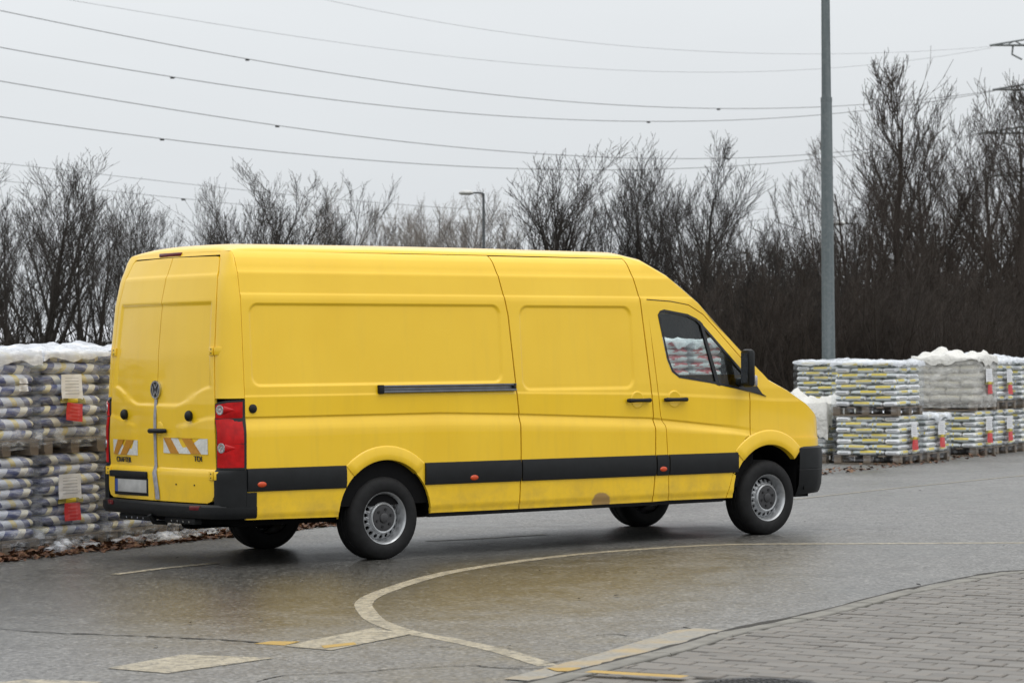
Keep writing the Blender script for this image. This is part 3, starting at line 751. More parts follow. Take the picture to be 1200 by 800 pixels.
for s in (1, -1):
    zs = [.62, .8, 1.0, 1.3, 1.6, 1.9, 2.1, 2.3, 2.40]
    ed = [(s*(Ye(z)-.011), z) for z in zs]; yb = Ye(.62)-.011; yt = Ye(2.44)-.011
    poly = [(s*.004, .515), (s*(yb-.09), .515), (s*(yb-.03), .535), (s*(yb-.005), .575)]+ed+[(s*(yt-.005), 2.455), (s*(yt-.03), 2.474), (s*(yt-.06), 2.478), (s*.004, 2.485)]
    doors[s] = panel('rear_door', [poly], YL, ZR, rear_map(s), (1, 0, 0), yellow, van, sharp=32)
    # corner pillar above the lamp
    cp = panel('rear_corner', [[(.0, 1.345), (1, 1.345), (1, 2.52), (0, 2.52)]], [i/10 for i in range(11)], [1.4+.1*i for i in range(12)]+[2.345, 2.46, 2.495], lambda a_, z: corner(a_, z), (.5, .5, 0), yellow, van, thick=.02, mirror=(s > 0))
    # lamp: black housing, red lenses, two clear lamps
    lh = panel('tail_lamp', [[(-.0, .785), (1.0, .785), (1.0, 1.335), (.5, 1.33), (.15, 1.318), (0, 1.30)]], [i/10 for i in range(11)], [.9, 1.0, 1.1, 1.2, 1.3], lambda a_, z: corner(a_, z, .004), (.5, .5, 0), sealblack, van, thick=.02, mirror=(s > 0))
    for z0, z1 in ((1.19, 1.318), (.99, 1.18), (.80, .985)):
        a0, a1 = .07, .93
        zt_ = (z1-.025) if z1 > 1.3 else z1
        panel('lens', [[(a0, z0), (a1, z0), (a1, z1), (.5, (z1+zt_)/2+.006), (a0, zt_)]], [i/10 for i in range(11)], [z0+.02, (z0+z1)/2, z1-.02], lambda a_, z: corner(a_, z, .014), (.5, .5, 0), redlens, lh, thick=.014, mirror=(s > 0))
    for zc in (1.255, .955):
        pc = corner(.24, zc, .013); nn = (corner(.24, zc, .05)-pc).normalized(); nn = Vector((nn.x, nn.y, 0)).normalized()
        ta = Vector((-nn.y, nn.x, 0))
        if ta.y > 0: ta = -ta
        vs, fs = [], []; n = 20
        for r_, h in ((.036, -.006), (.036, .004), (.030, .006), (.018, .000), (.006, .004)):
            for k in range(n):
                t = 2*math.pi*k/n; vs.append(pc+nn*h+ta*(r_*math.cos(t))+Vector((0, 0, r_*1.1*math.sin(t))))
        for i in range(4):
            for k in range(n): fs.append((i*n+k, i*n+(k+1) % n, (i+1)*n+(k+1) % n, (i+1)*n+k))
        fs.append(tuple(range(4*n, 5*n)))
        if s > 0: vs = [Vector((v.x, -v.y, v.z)) for v in vs]
        mobj('clear_lamp', vs, fs, clearlens, lh, True, 50)
        vs, fs = [], []                       # teardrop ridge behind the round lamp
        for i in range(9):
            a_ = .38+.045*i; hh = .034*(1-i/8.2); c0 = corner(a_, zc-.0, .012)
            oo = (corner(a_, zc, .06)-c0).normalized()
            for k in range(7):
                t = -math.pi/2+math.pi*k/6; vs.append(c0+oo*(.014*math.cos(t)*(1-i/9))+Vector((0, 0, hh*math.sin(t))))
        for i in range(8):
            for k in range(6): fs.append((7*i+k, 7*i+k+1, 7*i+8+k, 7*i+7+k))
        if s > 0: vs = [Vector((v.x, -v.y, v.z)) for v in vs]
        mobj('lens_ridge', vs, fs, redlens, lh, True)
    # hinges
    for z in (1.72, .735):
        hb = box('hinge', (interp(XR, z)-.012, s*(Ye(z)-.035), z), (.014, .06, .066), yellow, doors[s], .003)
        box('hinge', (interp(XR, z)+.004, s*(Ye(z)+.038), z), (.014, .07, .066), yellow, van, .003, Matrix.Rotation(s*R(-28), 3, 'Z'))
        for dz in (-.016, .016): box('hinge_bolt', (interp(XR, z)-.020, s*(Ye(z)-.03), z+dz), (.005, .010, .010), sealblack, hb)
    # dark plastic stop knobs
    lz = 1.205; kx = Xr(s*.50, lz); kn = bmesh.new(); bmesh.ops.create_uvsphere(kn, u_segments=18, v_segments=10, radius=1)
    for v in kn.verts: v.co = Vector((kx-.02+v.co.x*.035, s*.51+v.co.y*.034, lz+v.co.z*.044))
    bobj('buffer_knob', kn, blackpl, doors[s], smooth=True)
# header strip over the doors
panel('rear_header', [[(-Ye(2.49), 2.49)]+[(y, 2.49) for y in (-.3, 0, .3)]+[(Ye(2.49), 2.49), (Ye(2.52), 2.52), (-Ye(2.52), 2.52)]], YL, [2.5, 2.51], rear_map(1), (1, 0, 0), yellow, van)
# lettering, hazard panels, plate, handle, emblem, tape
def rear_sheet(name, pts, push, mat, parent, th=.003):
    n = len(pts); vs = [Vector((Xr(y, z)-push, y, z)) for y, z in pts]+[Vector((Xr(y, z)-push+th, y, z)) for y, z in pts]
    return mobj(name, vs, [tuple(range(n)), tuple(range(n, 2*n))]+[(i, (i+1) % n, n+(i+1) % n, n+i) for i in range(n)], mat, parent)
def hazard(y0, y1, z0, z1, slant, parent, count):
    base = rear_sheet('reflective_panel', [(y0, z0), ((y0+y1)/2, z0), (y1, z0), (y1, z1), ((y0+y1)/2, z1), (y0, z1)], .006, retro_w, parent)
    wd = abs(y1-y0)
    for c, ww in count:
        p = []
        for (yy, zz) in ((c, z0), (c+ww, z0), (c+ww+slant, z1), (c+slant, z1)): p.append((min(max(yy, min(y0, y1)), max(y0, y1)), zz))
        rear_sheet('orange_stripe', p, .008, retro_o, base, .002)
hazard(-.125, -.745, .902, 1.026, .13, doors[-1], ((-.36, .13), (-.66, .13)))
hazard(.745, .30, .872, .996, -.13, doors[1], ((.36+.13, .12), (.66, .12)))
def lettering(txt, y, z, size, parent):
    cu = bpy.data.curves.new('lettering', 'FONT'); cu.body = txt; cu.size = size; cu.extrude = .003; cu.space_character = 1.1; cu.align_x = 'CENTER'; cu.offset = .0
    tmp = bpy.data.objects.new('tmp', cu); COL.objects.link(tmp); bpy.context.view_layer.update()
    me = bpy.data.meshes.new_from_object(tmp.evaluated_get(bpy.context.evaluated_depsgraph_get()))
    bpy.data.objects.remove(tmp); me.materials.clear(); me.materials.append(lettm)
    M = Matrix(((0, 0, -1, Xr(y, z)-.006), (-1, 0, 0, y), (0, 1, 0, z), (0, 0, 0, 1)))
    me.transform(M)
    for v in me.vertices: v.co.x += Xr(v.co.y, v.co.z)-Xr(y, z)
    link(bpy.data.objects.new('lettering', me), parent)
lettering('CRAFTER', .555, .812, .062, doors[1]); lettering('TDI', -.615, .845, .062, doors[-1])
# number plate with its holder and grip strip
gr = box('grip_strip', (-1.605, .405, .716), (.035, .60, .055), blackpl, doors[1], .012)
box('plate_holder', (-1.592, .37, .618), (.022, .55, .150), blackpl, doors[1], .006)
pl_ = box('number_plate', (-1.606, .37, .622), (.005, .50, .105), platewhite, doors[1], .001)
box('plate_band', (-1.6095, .60, .622), (.003, .04, .103), plateblue, pl_)
hx = Xr(-.05, 1.08)
lathe_v, lathe_f = tube([Vector((hx-.01, .03, 1.078)), Vector((hx-.045, .02, 1.078)), Vector((hx-.05, -.07, 1.08)), Vector((hx-.04, -.155, 1.08)), Vector((hx-.005, -.165, 1.08))], [.018, .021, .019, .02, .016], 10)
mobj('door_handle', lathe_v, lathe_f, blackpl, doors[-1], True, 50)
bm = bmesh.new(); bmesh.ops.create_uvsphere(bm, u_segments=20, v_segments=10, radius=1)
for v in bm.verts: v.co = Vector((hx+.001+v.co.x*.006, -.06+v.co.y*.055, 1.095+v.co.z*.06))
bobj('handle_cup', bm, yellow, doors[-1], smooth=True)
# round badge: chrome ring with a V over a W
ex = Xr(.01, 1.41)-.012
bd = bpy.data.objects.new('badge', None)
def ydisc(name, r0, r1, th, mat, parent, x, yc, zc, n=32):
    vs, fs = [], []
    for k in range(n):
        t = 2*math.pi*k/n
        for r_, dx in ((r0, 0), (r0, -th), (r1, -th), (r1, 0)): vs.append((x+dx, yc+r_*math.cos(t), zc+r_*math.sin(t)))
    for k in range(n):
        for q in range(4): fs.append((4*k+q, 4*k+(q+1) % 4, 4*((k+1) % n)+(q+1) % 4, 4*((k+1) % n)+q))
    return mobj(name, vs, fs, mat, parent)
bdisc = ydisc('badge', .001, .074, .012, sealblack, doors[1], ex+.012, .012, 1.412)
ydisc('badge_ring', .062, .075, .018, chrome, bdisc, ex+.012, .012, 1.412)
def stroke(p, q, wd=.011):
    p, q = Vector((ex+.004, .012-p[0], 1.412+p[1])), Vector((ex+.004, .012-q[0], 1.412+q[1])); d = (q-p); L = d.length; m = (p+q)/2
    ang = math.atan2(d.z, d.y)
    return add_box(bmb, m, (.014, L, wd), 0, Matrix.Rotation(ang, 3, 'X'))
bmb = bmesh.new()
for p, q in (((-.03, .056), (0, .008)), ((.03, .056), (0, .008)), ((-.054, .03), (-.027, -.052)), ((-.027, -.052), (0, -.008)), ((0, -.008), (.027, -.052)), ((.027, -.052), (.054, .03))): stroke(p, q)
bobj('badge_letters', bmb, chrome, bdisc)
tp = [Vector((0, y, z)) for y, z in ((.012, 1.335), (.006, 1.2), (.010, 1.05), (.004, .9), (-.004, .80), (-.012, .74), (-.03, .66), (-.05, .58), (-.055, .525))]
vs, fs = [], []
for i, p in enumerate(tp):
    for e in (.022, .008, -.008, -.022):
        wv = (1 if p.z > .75 else 1.5)
        vs.append(Vector((Xr(p.y, p.z)-.006-(.006 if abs(e) < .01 else 0), p.y+e*wv+.006*noise.noise(Vector((0, e*9, p.z*7))), p.z)))
for i in range(len(tp)-1):
    for k in range(3): fs.append((4*i+k, 4*i+k+1, 4*i+5+k, 4*i+4+k))
mobj('seam_tape', vs, fs, greytape, doors[-1], True)
# small marks on the lower door
for y in (-.33, -.58): box('screw_plug', (Xr(y, .655)-.002, y, .655), (.006, .012, .012), sealblack, doors[-1])
box('high_brake_lamp', (-1.383, .06, 2.512), (.05, .34, .032), darkred, van, .008)

# bumper: wraps from one arch to the other
def loft(name, rows, mat, parent, sharp=30, closed=False):
    m_ = len(rows[0]); vs = [p for r_ in rows for p in r_]; fs = []
    for i in range(len(rows)-1):
        for j in range(m_-1): fs.append((m_*i+j, m_*i+j+1, m_*i+m_+1+j, m_*i+m_+j))
    return mobj(name, vs, fs, mat, parent, True, sharp)
plan = [(-1.255, -.992), (-1.36, -.990), (-1.44, -.978), (-1.515, -.945), (-1.558, -.895), (-1.577, -.862), (-1.583, -.848), (-1.588, -.838), (-1.60, -.80), (-1.608, -.74), (-1.63, -.5), (-1.64, -.25)]
plan = plan+[(-1.643, 0)]+[(x, -y) for x, y in plan[::-1]]
rows = []
for i, (x, y) in enumerate(plan):
    sidek = 0                     # tall beside the lamps, low across the doors
    ztop = .505+(.782-.505)*sidek; sy = (1 if y >= 0 else -1)
    nx, ny = (-1 if abs(y) < .9 else -.3), (0 if abs(y) < .9 else sy*.9)
    def P(push, z): return Vector((x+nx*push, y+ny*push, z))
    rows.append([P(-.06, ztop), P(-.012, ztop), P(0, ztop-.012), P(.004, min(.52, ztop-.02)), P(.014, .488), P(.016, .44), P(.006, .415), P(-.01, .395), P(-.1, .39)])
rb = loft('rear_bumper', rows, blackpl, van, 28)
for mi in (False, True):
    panel('bumper_corner', [[(-.0, .47), (1, .44), (1, .782), (0, .782)]], [i/10 for i in range(11)], [.5, .55, .6, .7, .75, .77], lambda a_, z: corner(a_, z, .010), (.4, .4, 0), blackpl, van, thick=.02, mirror=mi)
    panel('bumper_side', [[(-1.352, .42), (-1.258, .42), (-1.258, .60), (-1.352, .60)]], [-1.3], [.5, .56], side_map(-1, .012), (0, 1, 0), blackpl, van, mirror=mi)
for s in (1, -1):
    box('bumper_reflector', (-1.628, s*.67, .478), (.014, .12, .035), darkred, van, .004, Matrix.Rotation(s*R(-12), 3, 'Z'))
    # perforated step plate hanging under the bumper
    st = box('tow_step', (-1.53, s*.36+.03, .362), (.07, .50 if s > 0 else .46, .05), blackpl, van, .008)
    for k in range(4): box('step_stud', (-1.567, s*.36-.12+.09*k, .358), (.006, .014, .014), chrome, st)
# underbody
box('underbody', (1.9, 0, .40), (6.3, 1.50, .16), darkin, van)
for s in (1, -1): box('sill', (2.1, s*.955, .345), (3.3, .05, .03), darkin, van)
tubeobj('axle', [(0, -.8, .33), (0, .8, .33)], .06, darkin, van, 12); box('exhaust', (-.6, .45, .30), (.9, .16, .13), darkin, van, .04)
tubeobj('tow_ball', [(-1.5, -.02, .33), (-1.62, -.02, .34), (-1.66, -.02, .40)], .02, blackpl, van, 10)
# inner body shell that closes the gaps behind the seams
rows = []
for x in (-1.30, -1.0, 0, 1, 2, 2.85):
    rows.append([Vector((x, -(interp(WT, z)-.045), z)) for z in (.45, .8, 1.2, 1.8, 2.2, 2.45)]+[Vector((x, y, 2.50)) for y in (-.7, 0, .7)]+[Vector((x, interp(WT, z)-.045, z)) for z in (2.45, 2.2, 1.8, 1.2, .8, .45)])
sh_ = loft('inner_shell', rows, darkin, van)
bm = bmesh.new()
for x in (-1.33, 2.86):
    pr = [(-(interp(WT, z)-.05), z) for z in (.45, .8, 1.2, 1.8, 2.2, 2.45)]+[(0, 2.5)]+[(interp(WT, z)-.05, z) for z in (2.45, 2.2, 1.8, 1.2, .8, .45)]
    bm.faces.new([bm.verts.new((x-(.15 if x < 0 and 1.0 > z else 0), y, z)) for y, z in pr])
bobj('bulkhead', bm, darkin, van)
for s in (1, -1):                                   # dark door linings of the cab below the windows
    mobj('door_lining', [(2.9, s*.93, .45), (4.2, s*.91, .45), (4.2, s*.89, 1.27), (2.9, s*.91, 1.36)], [(0, 1, 2, 3)], darkin, van)
box('cab_floor', (3.7, 0, .52), (1.7, 1.8, .05), darkin, van)
# --- roof, windscreen, bonnet, nose: rows that run along the shoulder line
PATH = [(-1.356, 2.52, .0, .0), (-1.345, 2.52, .022, 0), (-1.32, 2.52, .04, 0), (-1.27, 2.52, .056, 0), (-1.2, 2.52, .068, 0), (-1.05, 2.52, .078, 0), (-.6, 2.52, .082, 0), (.3, 2.525, .082, 0), (1.3, 2.525, .082, 0), (2.2, 2.523, .08, 0), (2.6, 2.52, .08, .02),
        (2.745, 2.52, .08, .05), (2.95, 2.475, .08, .09), (3.2, 2.36, .08, .13), (3.38, 2.24, .08, .16), (3.55, 2.12, .075, .18), (3.9, 1.815, .07, .21), (4.22, 1.535, .06, .24), (4.36, 1.415, .055, .25), (4.60, 1.315, .06, .22), (4.85, 1.19, .06, .2), (5.04, 1.075, .05, .19), (5.13, .98, .03, .18), (5.17, .82, .0, .17)]
TT = [-1, -.985, -.96, -.92, -.86, -.78, -.68, -.5, -.25, 0, .25, .5, .68, .78, .86, .92, .96, .985, 1]
def upper(i, t):
    x, z, c, b = PATH[i]; Y = Wz(max(x, -1.35), min(z, 2.52))
    if i == 0: Y = Ye(2.52)+.148
    pw = 3.0
    gz = (max(0, 1-abs(t)**pw))**(.5 if x < 3 else .7)
    xx = x+b*(1-t*t)
    if x < -1.0: xx = x-(.036*(1-min(1, abs(t)*1.2)**2))*sm((-1.0-x)/.35)
    return Vector((xx, t*Y, z+c*gz))
def upper_part(name, i0, i1, t0, t1, mat, parent, push=0.):
    ts = [t for t in TT if t0-1e-6 <= t <= t1+1e-6]
    rows = [[upper(i, t)+Vector((push, 0, push)) for t in ts] for i in range(i0, i1+1)]
    return loft(name, rows, mat, parent, 50)
roof = upper_part('roof', 0, 13, -1, 1, yellow, van)
for t0, t1 in ((-1, -.92), (.92, 1)): upper_part('windscreen_pillar', 13, 18, t0, t1, yellow, van)
upper_part('windscreen', 13, 18, -.92, .92, glass, van)
upper_part('bonnet', 18, 22, -1, 1, yellow, van)
nose = upper_part('nose', 22, 23, -1, 1, yellow, van)
for s in (1, -1):
    hl = loft('headlamp', [[Vector((upper(22, s*t).x+.012, upper(22, s*t).y, z)) for t in (.5, .68, .86, .96)] for z in (.80, .90, 1.0)], clearlens, van)
loft('grille', [[Vector((upper(23, t).x+.012, upper(23, t).y, z)) for t in (-.5, -.25, 0, .25, .5)] for z in (.78, .88, .97)], sealblack, van)
pb = [(4.715, -.955), (4.80, -.962), (4.95, -.95), (5.06, -.90), (5.15, -.80), (5.22, -.62), (5.29, -.35), (5.32, 0)]
pb = pb+[(x, -y) for x, y in pb[::-1][1:]]
rows = []
for x, y in pb:
    sy = (-1 if y < 0 else 1); nx, ny = (1, 0) if abs(y) < .85 else (.2, sy*.95)
    def P(push, z): return Vector((x+nx*push, y+ny*push, z))
    q = sm((x-4.7)/.25)
    rows.append([P(-.05, .80), P(.0, .80), P(.022, .785), P(.03, .70), P(.026, .595), P(.022, .590), P(.026, .585), P(.014, .45), P(-.01, .385), P(-.03, .362-.02*(1-q))])
loft('front_bumper', rows, blackpl, van, 26)
for s_ in (1, -1): mobj('bumper_end', [Vector((4.715, s_*y, z)) for y, z in ((.955, .80), (.6, .80), (.6, .36), (.93, .36))], [(0, 1, 2, 3)], darkin, van)
# --- cab inside
box('dashboard', (4.12, 0, 1.16), (.55, 1.66, .36), darkin, van, .08)
for y in (-.45, .45):
    st_ = box('cab_seat', (3.35, y, .92), (.52, .52, .2), darkin, van, .06); box('backrest', (3.08, y, 1.27), (.16, .50, .66), darkin, st_, .06); box('headrest', (3.03, y, 1.66), (.11, .28, .2), darkin, st_, .04)
pts = [Vector((3.75, .45, 1.27))+Vector((.10*math.sin(R(t*12)), .21*math.cos(R(t*12)), .185*math.sin(R(t*12)))) for t in range(31)]
v_, f_ = tube(pts, .014, 8); mobj('steering_wheel', v_, f_, darkin, van, True)
# --- wheels
def wheel(x, s, front):
    yo = .972 if not front else .968
    wr = bpy.data.objects.new('wheel', None); link(wr, van); RAD = .346; zc = RAD-.004
    prof = [(.205, -.02), (.215, .0), (.235, .012), (.28, .014), (.315, .004), (.333, -.012), (.343, -.035), (.346, -.06), (.340, -.062), (.340, -.074), (.346, -.076), (.346, -.112), (.340, -.114), (.340, -.126), (.346, -.128), (.346, -.18), (.343, -.205), (.32, -.232), (.27, -.245), (.215, -.235), (.205, -.2)]
    lathe('tyre', prof, rubber, wr, x, zc, s*yo, s=s, n=64)
    rim = lathe('rim', [(.206, -.22), (.206, -.03), (.217, -.006), (.214, .002), (.207, -.002), (.200, -.02), (.188, -.045), (.181, -.075)], steel, wr, x, zc, s*yo, s=s, n=64)
    # pierced ring between hub and rim
    vs, fs = [], []; nh = 18
    def pt(r_, t): 
        dep = interp([(.118, -.022), (.128, -.03), (.14, -.05), (.182, -.078)], r_)
        return (x+r_*math.cos(t), s*(yo+dep), zc+r_*math.sin(t))
    for k in range(nh):
        t0, t1 = 2*math.pi*k/nh, 2*math.pi*(k+1)/nh; tm = (t0+t1)/2; rm = .155
        outer = [(.130, t0), (.130, tm), (.130, t1), (rm, t1), (.182, t1), (.182, tm), (.182, t0), (rm, t0)]
        inner = []
        for r_, t in outer:
            dx, dy = (t-tm)*rm, r_-rm; L = math.hypot(dx, dy); inner.append((rm+dy/L*.0165, tm+dx/L*.0165/rm))
        b0 = len(vs); vs += [pt(*q) for q in outer]+[pt(*q) for q in inner]
        vs += [(p[0], p[1]-s*.02, p[2]) for p in (pt(*q) for q in inner)]
        for q in range(8): fs += [(b0+q, b0+(q+1) % 8, b0+8+(q+1) % 8, b0+8+q), (b0+8+q, b0+8+(q+1) % 8, b0+16+(q+1) % 8, b0+16+q)]
    mobj('wheel_disc', vs, fs, steel, wr)
    lathe('hub_ring', [(.132, -.035), (.128, -.02), (.120, -.012), (.110, -.014), (.104, -.025)], steel, wr, x, zc, s*yo, s=s, n=40)
    hc = lathe('hub_cap', [(.106, -.028), (.104, -.014), (.09, -.012), (.05, -.014), (.042, -.014), (.04, -.004), (.034, .0), (.001, .0)], capgrey, wr, x, zc, s*yo, s=s, n=36)
    for k in range(6):
        t = 2*math.pi*k/6+.3
        lathe('wheel_nut', [(.012, -.014), (.011, -.004), (.001, -.004)], sealblack, hc, x+.073*math.cos(t), zc+.073*math.sin(t), s*yo, s=s, n=8)
    lathe('brake_drum', [(.17, -.12), (.17, -.10), (.001, -.10)], darkin, wr, x, zc, s*yo, s=s, n=24)
for s in (-1, 1):
    wheel(0, s, False); wheel(4.325, s, True)
for o in list(bpy.data.objects):
    if o.name.startswith('badge') and o.type == 'EMPTY': bpy.data.objects.remove(o)

# ------------------------------------------------------------------ pallets of bags
def superbag():
    vs, fs = [], []; n, m = 20, 8
    def sp(c, e): return math.copysign(abs(c)**e, c)
    for i in range(m+1):
        ph = -math.pi/2+math.pi*i/m
        for j in range(n):
            t = 2*math.pi*j/n
            x, y, z = sp(math.cos(ph), .30)*sp(math.cos(t), .24), sp(math.cos(ph), .30)*sp(math.sin(t), .24), sp(math.sin(ph), .8)
            z *= 1-.18*max(abs(x), abs(y))**6
            q = Vector((x, y, z)); q += .022*noise.noise_vector(q*2.3)
            vs.append((q.x*.5, q.y*.5, q.z*.5))
    for i in range(m):
        for j in range(n): fs.append((i*n+j, i*n+(j+1) % n, (i+1)*n+(j+1) % n, (i+1)*n+j))
    return vs, fs
BAGME = {}
def bagmesh(mat):
    if mat.name not in BAGME:
        v, f = superbag(); me = bpy.data.meshes.new('bag'); me.from_pydata(v, [], f); me.materials.append(mat)
        me.polygons.foreach_set('use_smooth', [True]*len(me.polygons)); BAGME[mat.name] = me
    return BAGME[mat.name]
PU, PV, PHT = 1.0, 1.05, .135
def cube_me(name, mat):
    bm = bmesh.new(); bmesh.ops.create_cube(bm, size=1); me = bpy.data.meshes.new(name); bm.to_mesh(me); bm.free(); me.materials.append(mat); return me
board_me = cube_me('board', wood); block_me = cube_me('block', wood)
def piece(me, name, parent, c, s, rz=0):
    o = link(bpy.data.objects.new(name, me), parent); o.location = c; o.scale = s; o.rotation_euler = (0, 0, rz); return o
def crumple_shell(w_, d_, z0, z1, amp, seed, step=.09, bulge=0.):
    """open-bottomed wrapped box as a closed ring of columns"""
    per = []
    nx, ny = max(3, int(w_/step)), max(3, int(d_/step))
    for i in range(nx): per.append((-w_/2+w_*i/nx, -d_/2))
    for i in range(ny): per.append((w_/2, -d_/2+d_*i/ny))
    for i in range(nx): per.append((w_/2-w_*i/nx, d_/2))
    for i in range(ny): per.append((-w_/2, d_/2-d_*i/ny))
    nz_ = max(3, int((z1-z0)/.05)); vs, fs = [], []; m = len(per)
    for k in range(nz_+1):
        z = z0+(z1-z0)*k/nz_
        for x, y in per:
            p = Vector((x, y, z)); nv = noise.noise_vector(p*7+Vector((seed, 0, 0)))
            vs.append(p+Vector((nv.x, nv.y, nv.z*.6))*amp)
    for k in range(nz_):
        for j in range(m): fs.append((k*m+j, k*m+(j+1) % m, (k+1)*m+(j+1) % m, (k+1)*m+j))
    return vs, fs
def cover(w_, d_, z, drop, hump, seed, step=.055):
    nx, ny = int(w_/step), int(d_/step); vs, fs = [], []
    for j in range(-2, ny+3):
        for i in range(-2, nx+3):
            x = -w_/2+w_*min(max(i, 0), nx)/nx; y = -d_/2+d_*min(max(j, 0), ny)/ny
            over = max(0, -i, i-nx, -j, j-ny)
            p = Vector((x, y, 0)); k = noise.noise(p*2.1+Vector((seed, 3, 0)))+.6*noise.noise(p*6+Vector((seed, 0, 1)))
            k2 = noise.noise(p*13+Vector((0, seed, 0)))
            rdg = 1-2*abs(noise.noise(Vector((p.x*4.2+seed, p.y*2.2, 2)))); rdg2 = 1-2*abs(noise.noise(Vector((p.x*3, p.y*9+seed, 5))))
            k += .35*(rdg-.4)+.2*(rdg2-.4)
            ed = min(min(i, nx-i), min(j, ny-j)); ed = max(0, ed)
            zz = z-.012+hump*(.40+1.0*k)*min(1, .25+ed/4)+.016*k2*min(1, hump/.06)
            if over:
                zz = z-drop*over/2*(1+1.3*k); out_ = .012+.012*k2
                x += math.copysign(out_, x) if (i < 0 or i > nx) else 0; y += math.copysign(out_, y) if (j < 0 or j > ny) else 0
            vs.append((x, y, zz))
    W_ = nx+5
    for j in range(ny+4):
        for i in range(W_-1): fs.append((j*W_+i, j*W_+i+1, (j+1)*W_+i+1, (j+1)*W_+i))
    return vs, fs
def flat(name, parent, x, y, z, w_, h, mat, tilt=0):
    vs, fs = [], []
    for i in range(4):
        for j in range(4):
            xx, zz = -w_/2+w_*i/3, -h/2+h*j/3; dy = .006*math.sin(i*1.7+j)
            vs += [(xx, dy, zz), (xx, dy+.002, zz)]
    for i in range(3):
        for j in range(3):
            q = lambda a_, b_: 2*(4*a_+b_)
            fs += [(q(i, j), q(i+1, j), q(i+1, j+1), q(i, j+1)), (q(i, j)+1, q(i+1, j)+1, q(i+1, j+1)+1, q(i, j+1)+1)]
    o = mobj(name, vs, fs, mat, parent); o.location = (x, y, z); o.rotation_euler = (random.uniform(-.04, .04), tilt, random.uniform(-.06, .06)); return o
def load(s, v, z0, n, lh, mat, label, style='A', filmm=None, top=None, hump=.06, card=True, drop=.07, group=None, pu=PU, pv=PV, jit=.02, sag=0., skirt=False):
    """one wrapped pallet load; local x along the row, y away from the road"""
    rz = RA+random.uniform(-jit, jit)
    o = empty('bag_pallet', label, 'pallet', row(s+pu/2, v+pv/2, z0), group, rz)
    # wooden pallet
    for k in range(5): piece(board_me, 'deck_board', o, (0, -pv/2+.06+k*(pv-.12)/4, PHT-.011), (pu, .11, .022))
    for k in range(3): piece(board_me, 'base_board', o, (-pu/2+.06+k*(pu-.12)/2, 0, .011), (.10, pv, .022))
    for i in range(3):
        for j in range(3): piece(block_me, 'pallet_block', o, (-pu/2+.06+i*(pu-.12)/2, -pv/2+.06+j*(pv-.12)/2, .0655), (.115, .11, .086))
    me = bagmesh(mat); z = PHT; k = 0
    uw, vw = pu-.05, pv-.05
    for k in range(n):
        zc = z+lh*(k+.5); lay = []
        if style == 'long':                     # bags lie across the front, three deep
            for j in range(3): lay.append((0, -vw/2+vw*(j+.5)/3, uw, vw/3, 0 if (k+j) % 2 else math.pi))
        elif k % 2:
            for i in (-1, 1):
                for j in (-1, 1): lay.append((i*uw/4, j*vw/4, vw/2, uw/2, math.pi/2*(1 if (k//2+i) % 2 else 3)))
        else:
            for j in (-1, 1):
                for i in (-1, 1): lay.append((i*uw/4, j*vw*.375, vw*.25, uw/2, math.pi/2*(1 if i > 0 else 3)) if False else (i*uw/4, j*vw*.38, uw/2, vw*.24, 0 if i > 0 else math.pi))
            for i in (-1, 1): lay.append((i*uw/4, 0, vw*.52, uw/2, math.pi/2*(1 if i > 0 else 3)))
        for (x, y, lx, ly, r_) in lay:
            b = link(bpy.data.objects.new('bag', me), o)
            b.location = (x+random.uniform(-.012, .012), y+random.uniform(-.012, .012)-sag*(k/n)*.03, zc+random.uniform(-.004, .004))
            b.scale = (lx*1.02, ly*1.03, lh*1.17); b.rotation_euler = (random.uniform(-.03, .03), random.uniform(-.025, .025), r_+random.uniform(-.03, .03))
    zt = PHT+n*lh; sd_ = random.uniform(0, 90)
    if filmm:
        vv, ff = crumple_shell(pu+.03, pv+.03, .05, zt+.01, .016, sd_); mobj('wrap_film', vv, ff, filmm, o, True)
    if skirt:
        vv, ff = crumple_shell(pu+.055, pv+.055, .085, .085+.13, .035, sd_+5, .05); mobj('wrap_skirt', vv, ff, film_skirt, o, True)
    if top:
        vv, ff = cover(pu+.035, pv+.035, zt+.02, drop, hump, sd_); mobj('cover_sheet', vv, ff, top, o, True)
    if card:
        yf = -pv/2-.045; zc = PHT+n*lh*.46; xo = card if isinstance(card, float) else .04
        flat('paper_notice', o, xo, yf, zc+.10, .30, .22, paper); flat('tape_strip', o, xo, yf-.006, zc-.02, .34, .04, tape, random.uniform(-.05, .05)); flat('red_card', o, xo+.03, yf-.004, zc-.12, .22, .155, redcard, random.uniform(-.08, .1))
    return o
LV = .08
LH = .088
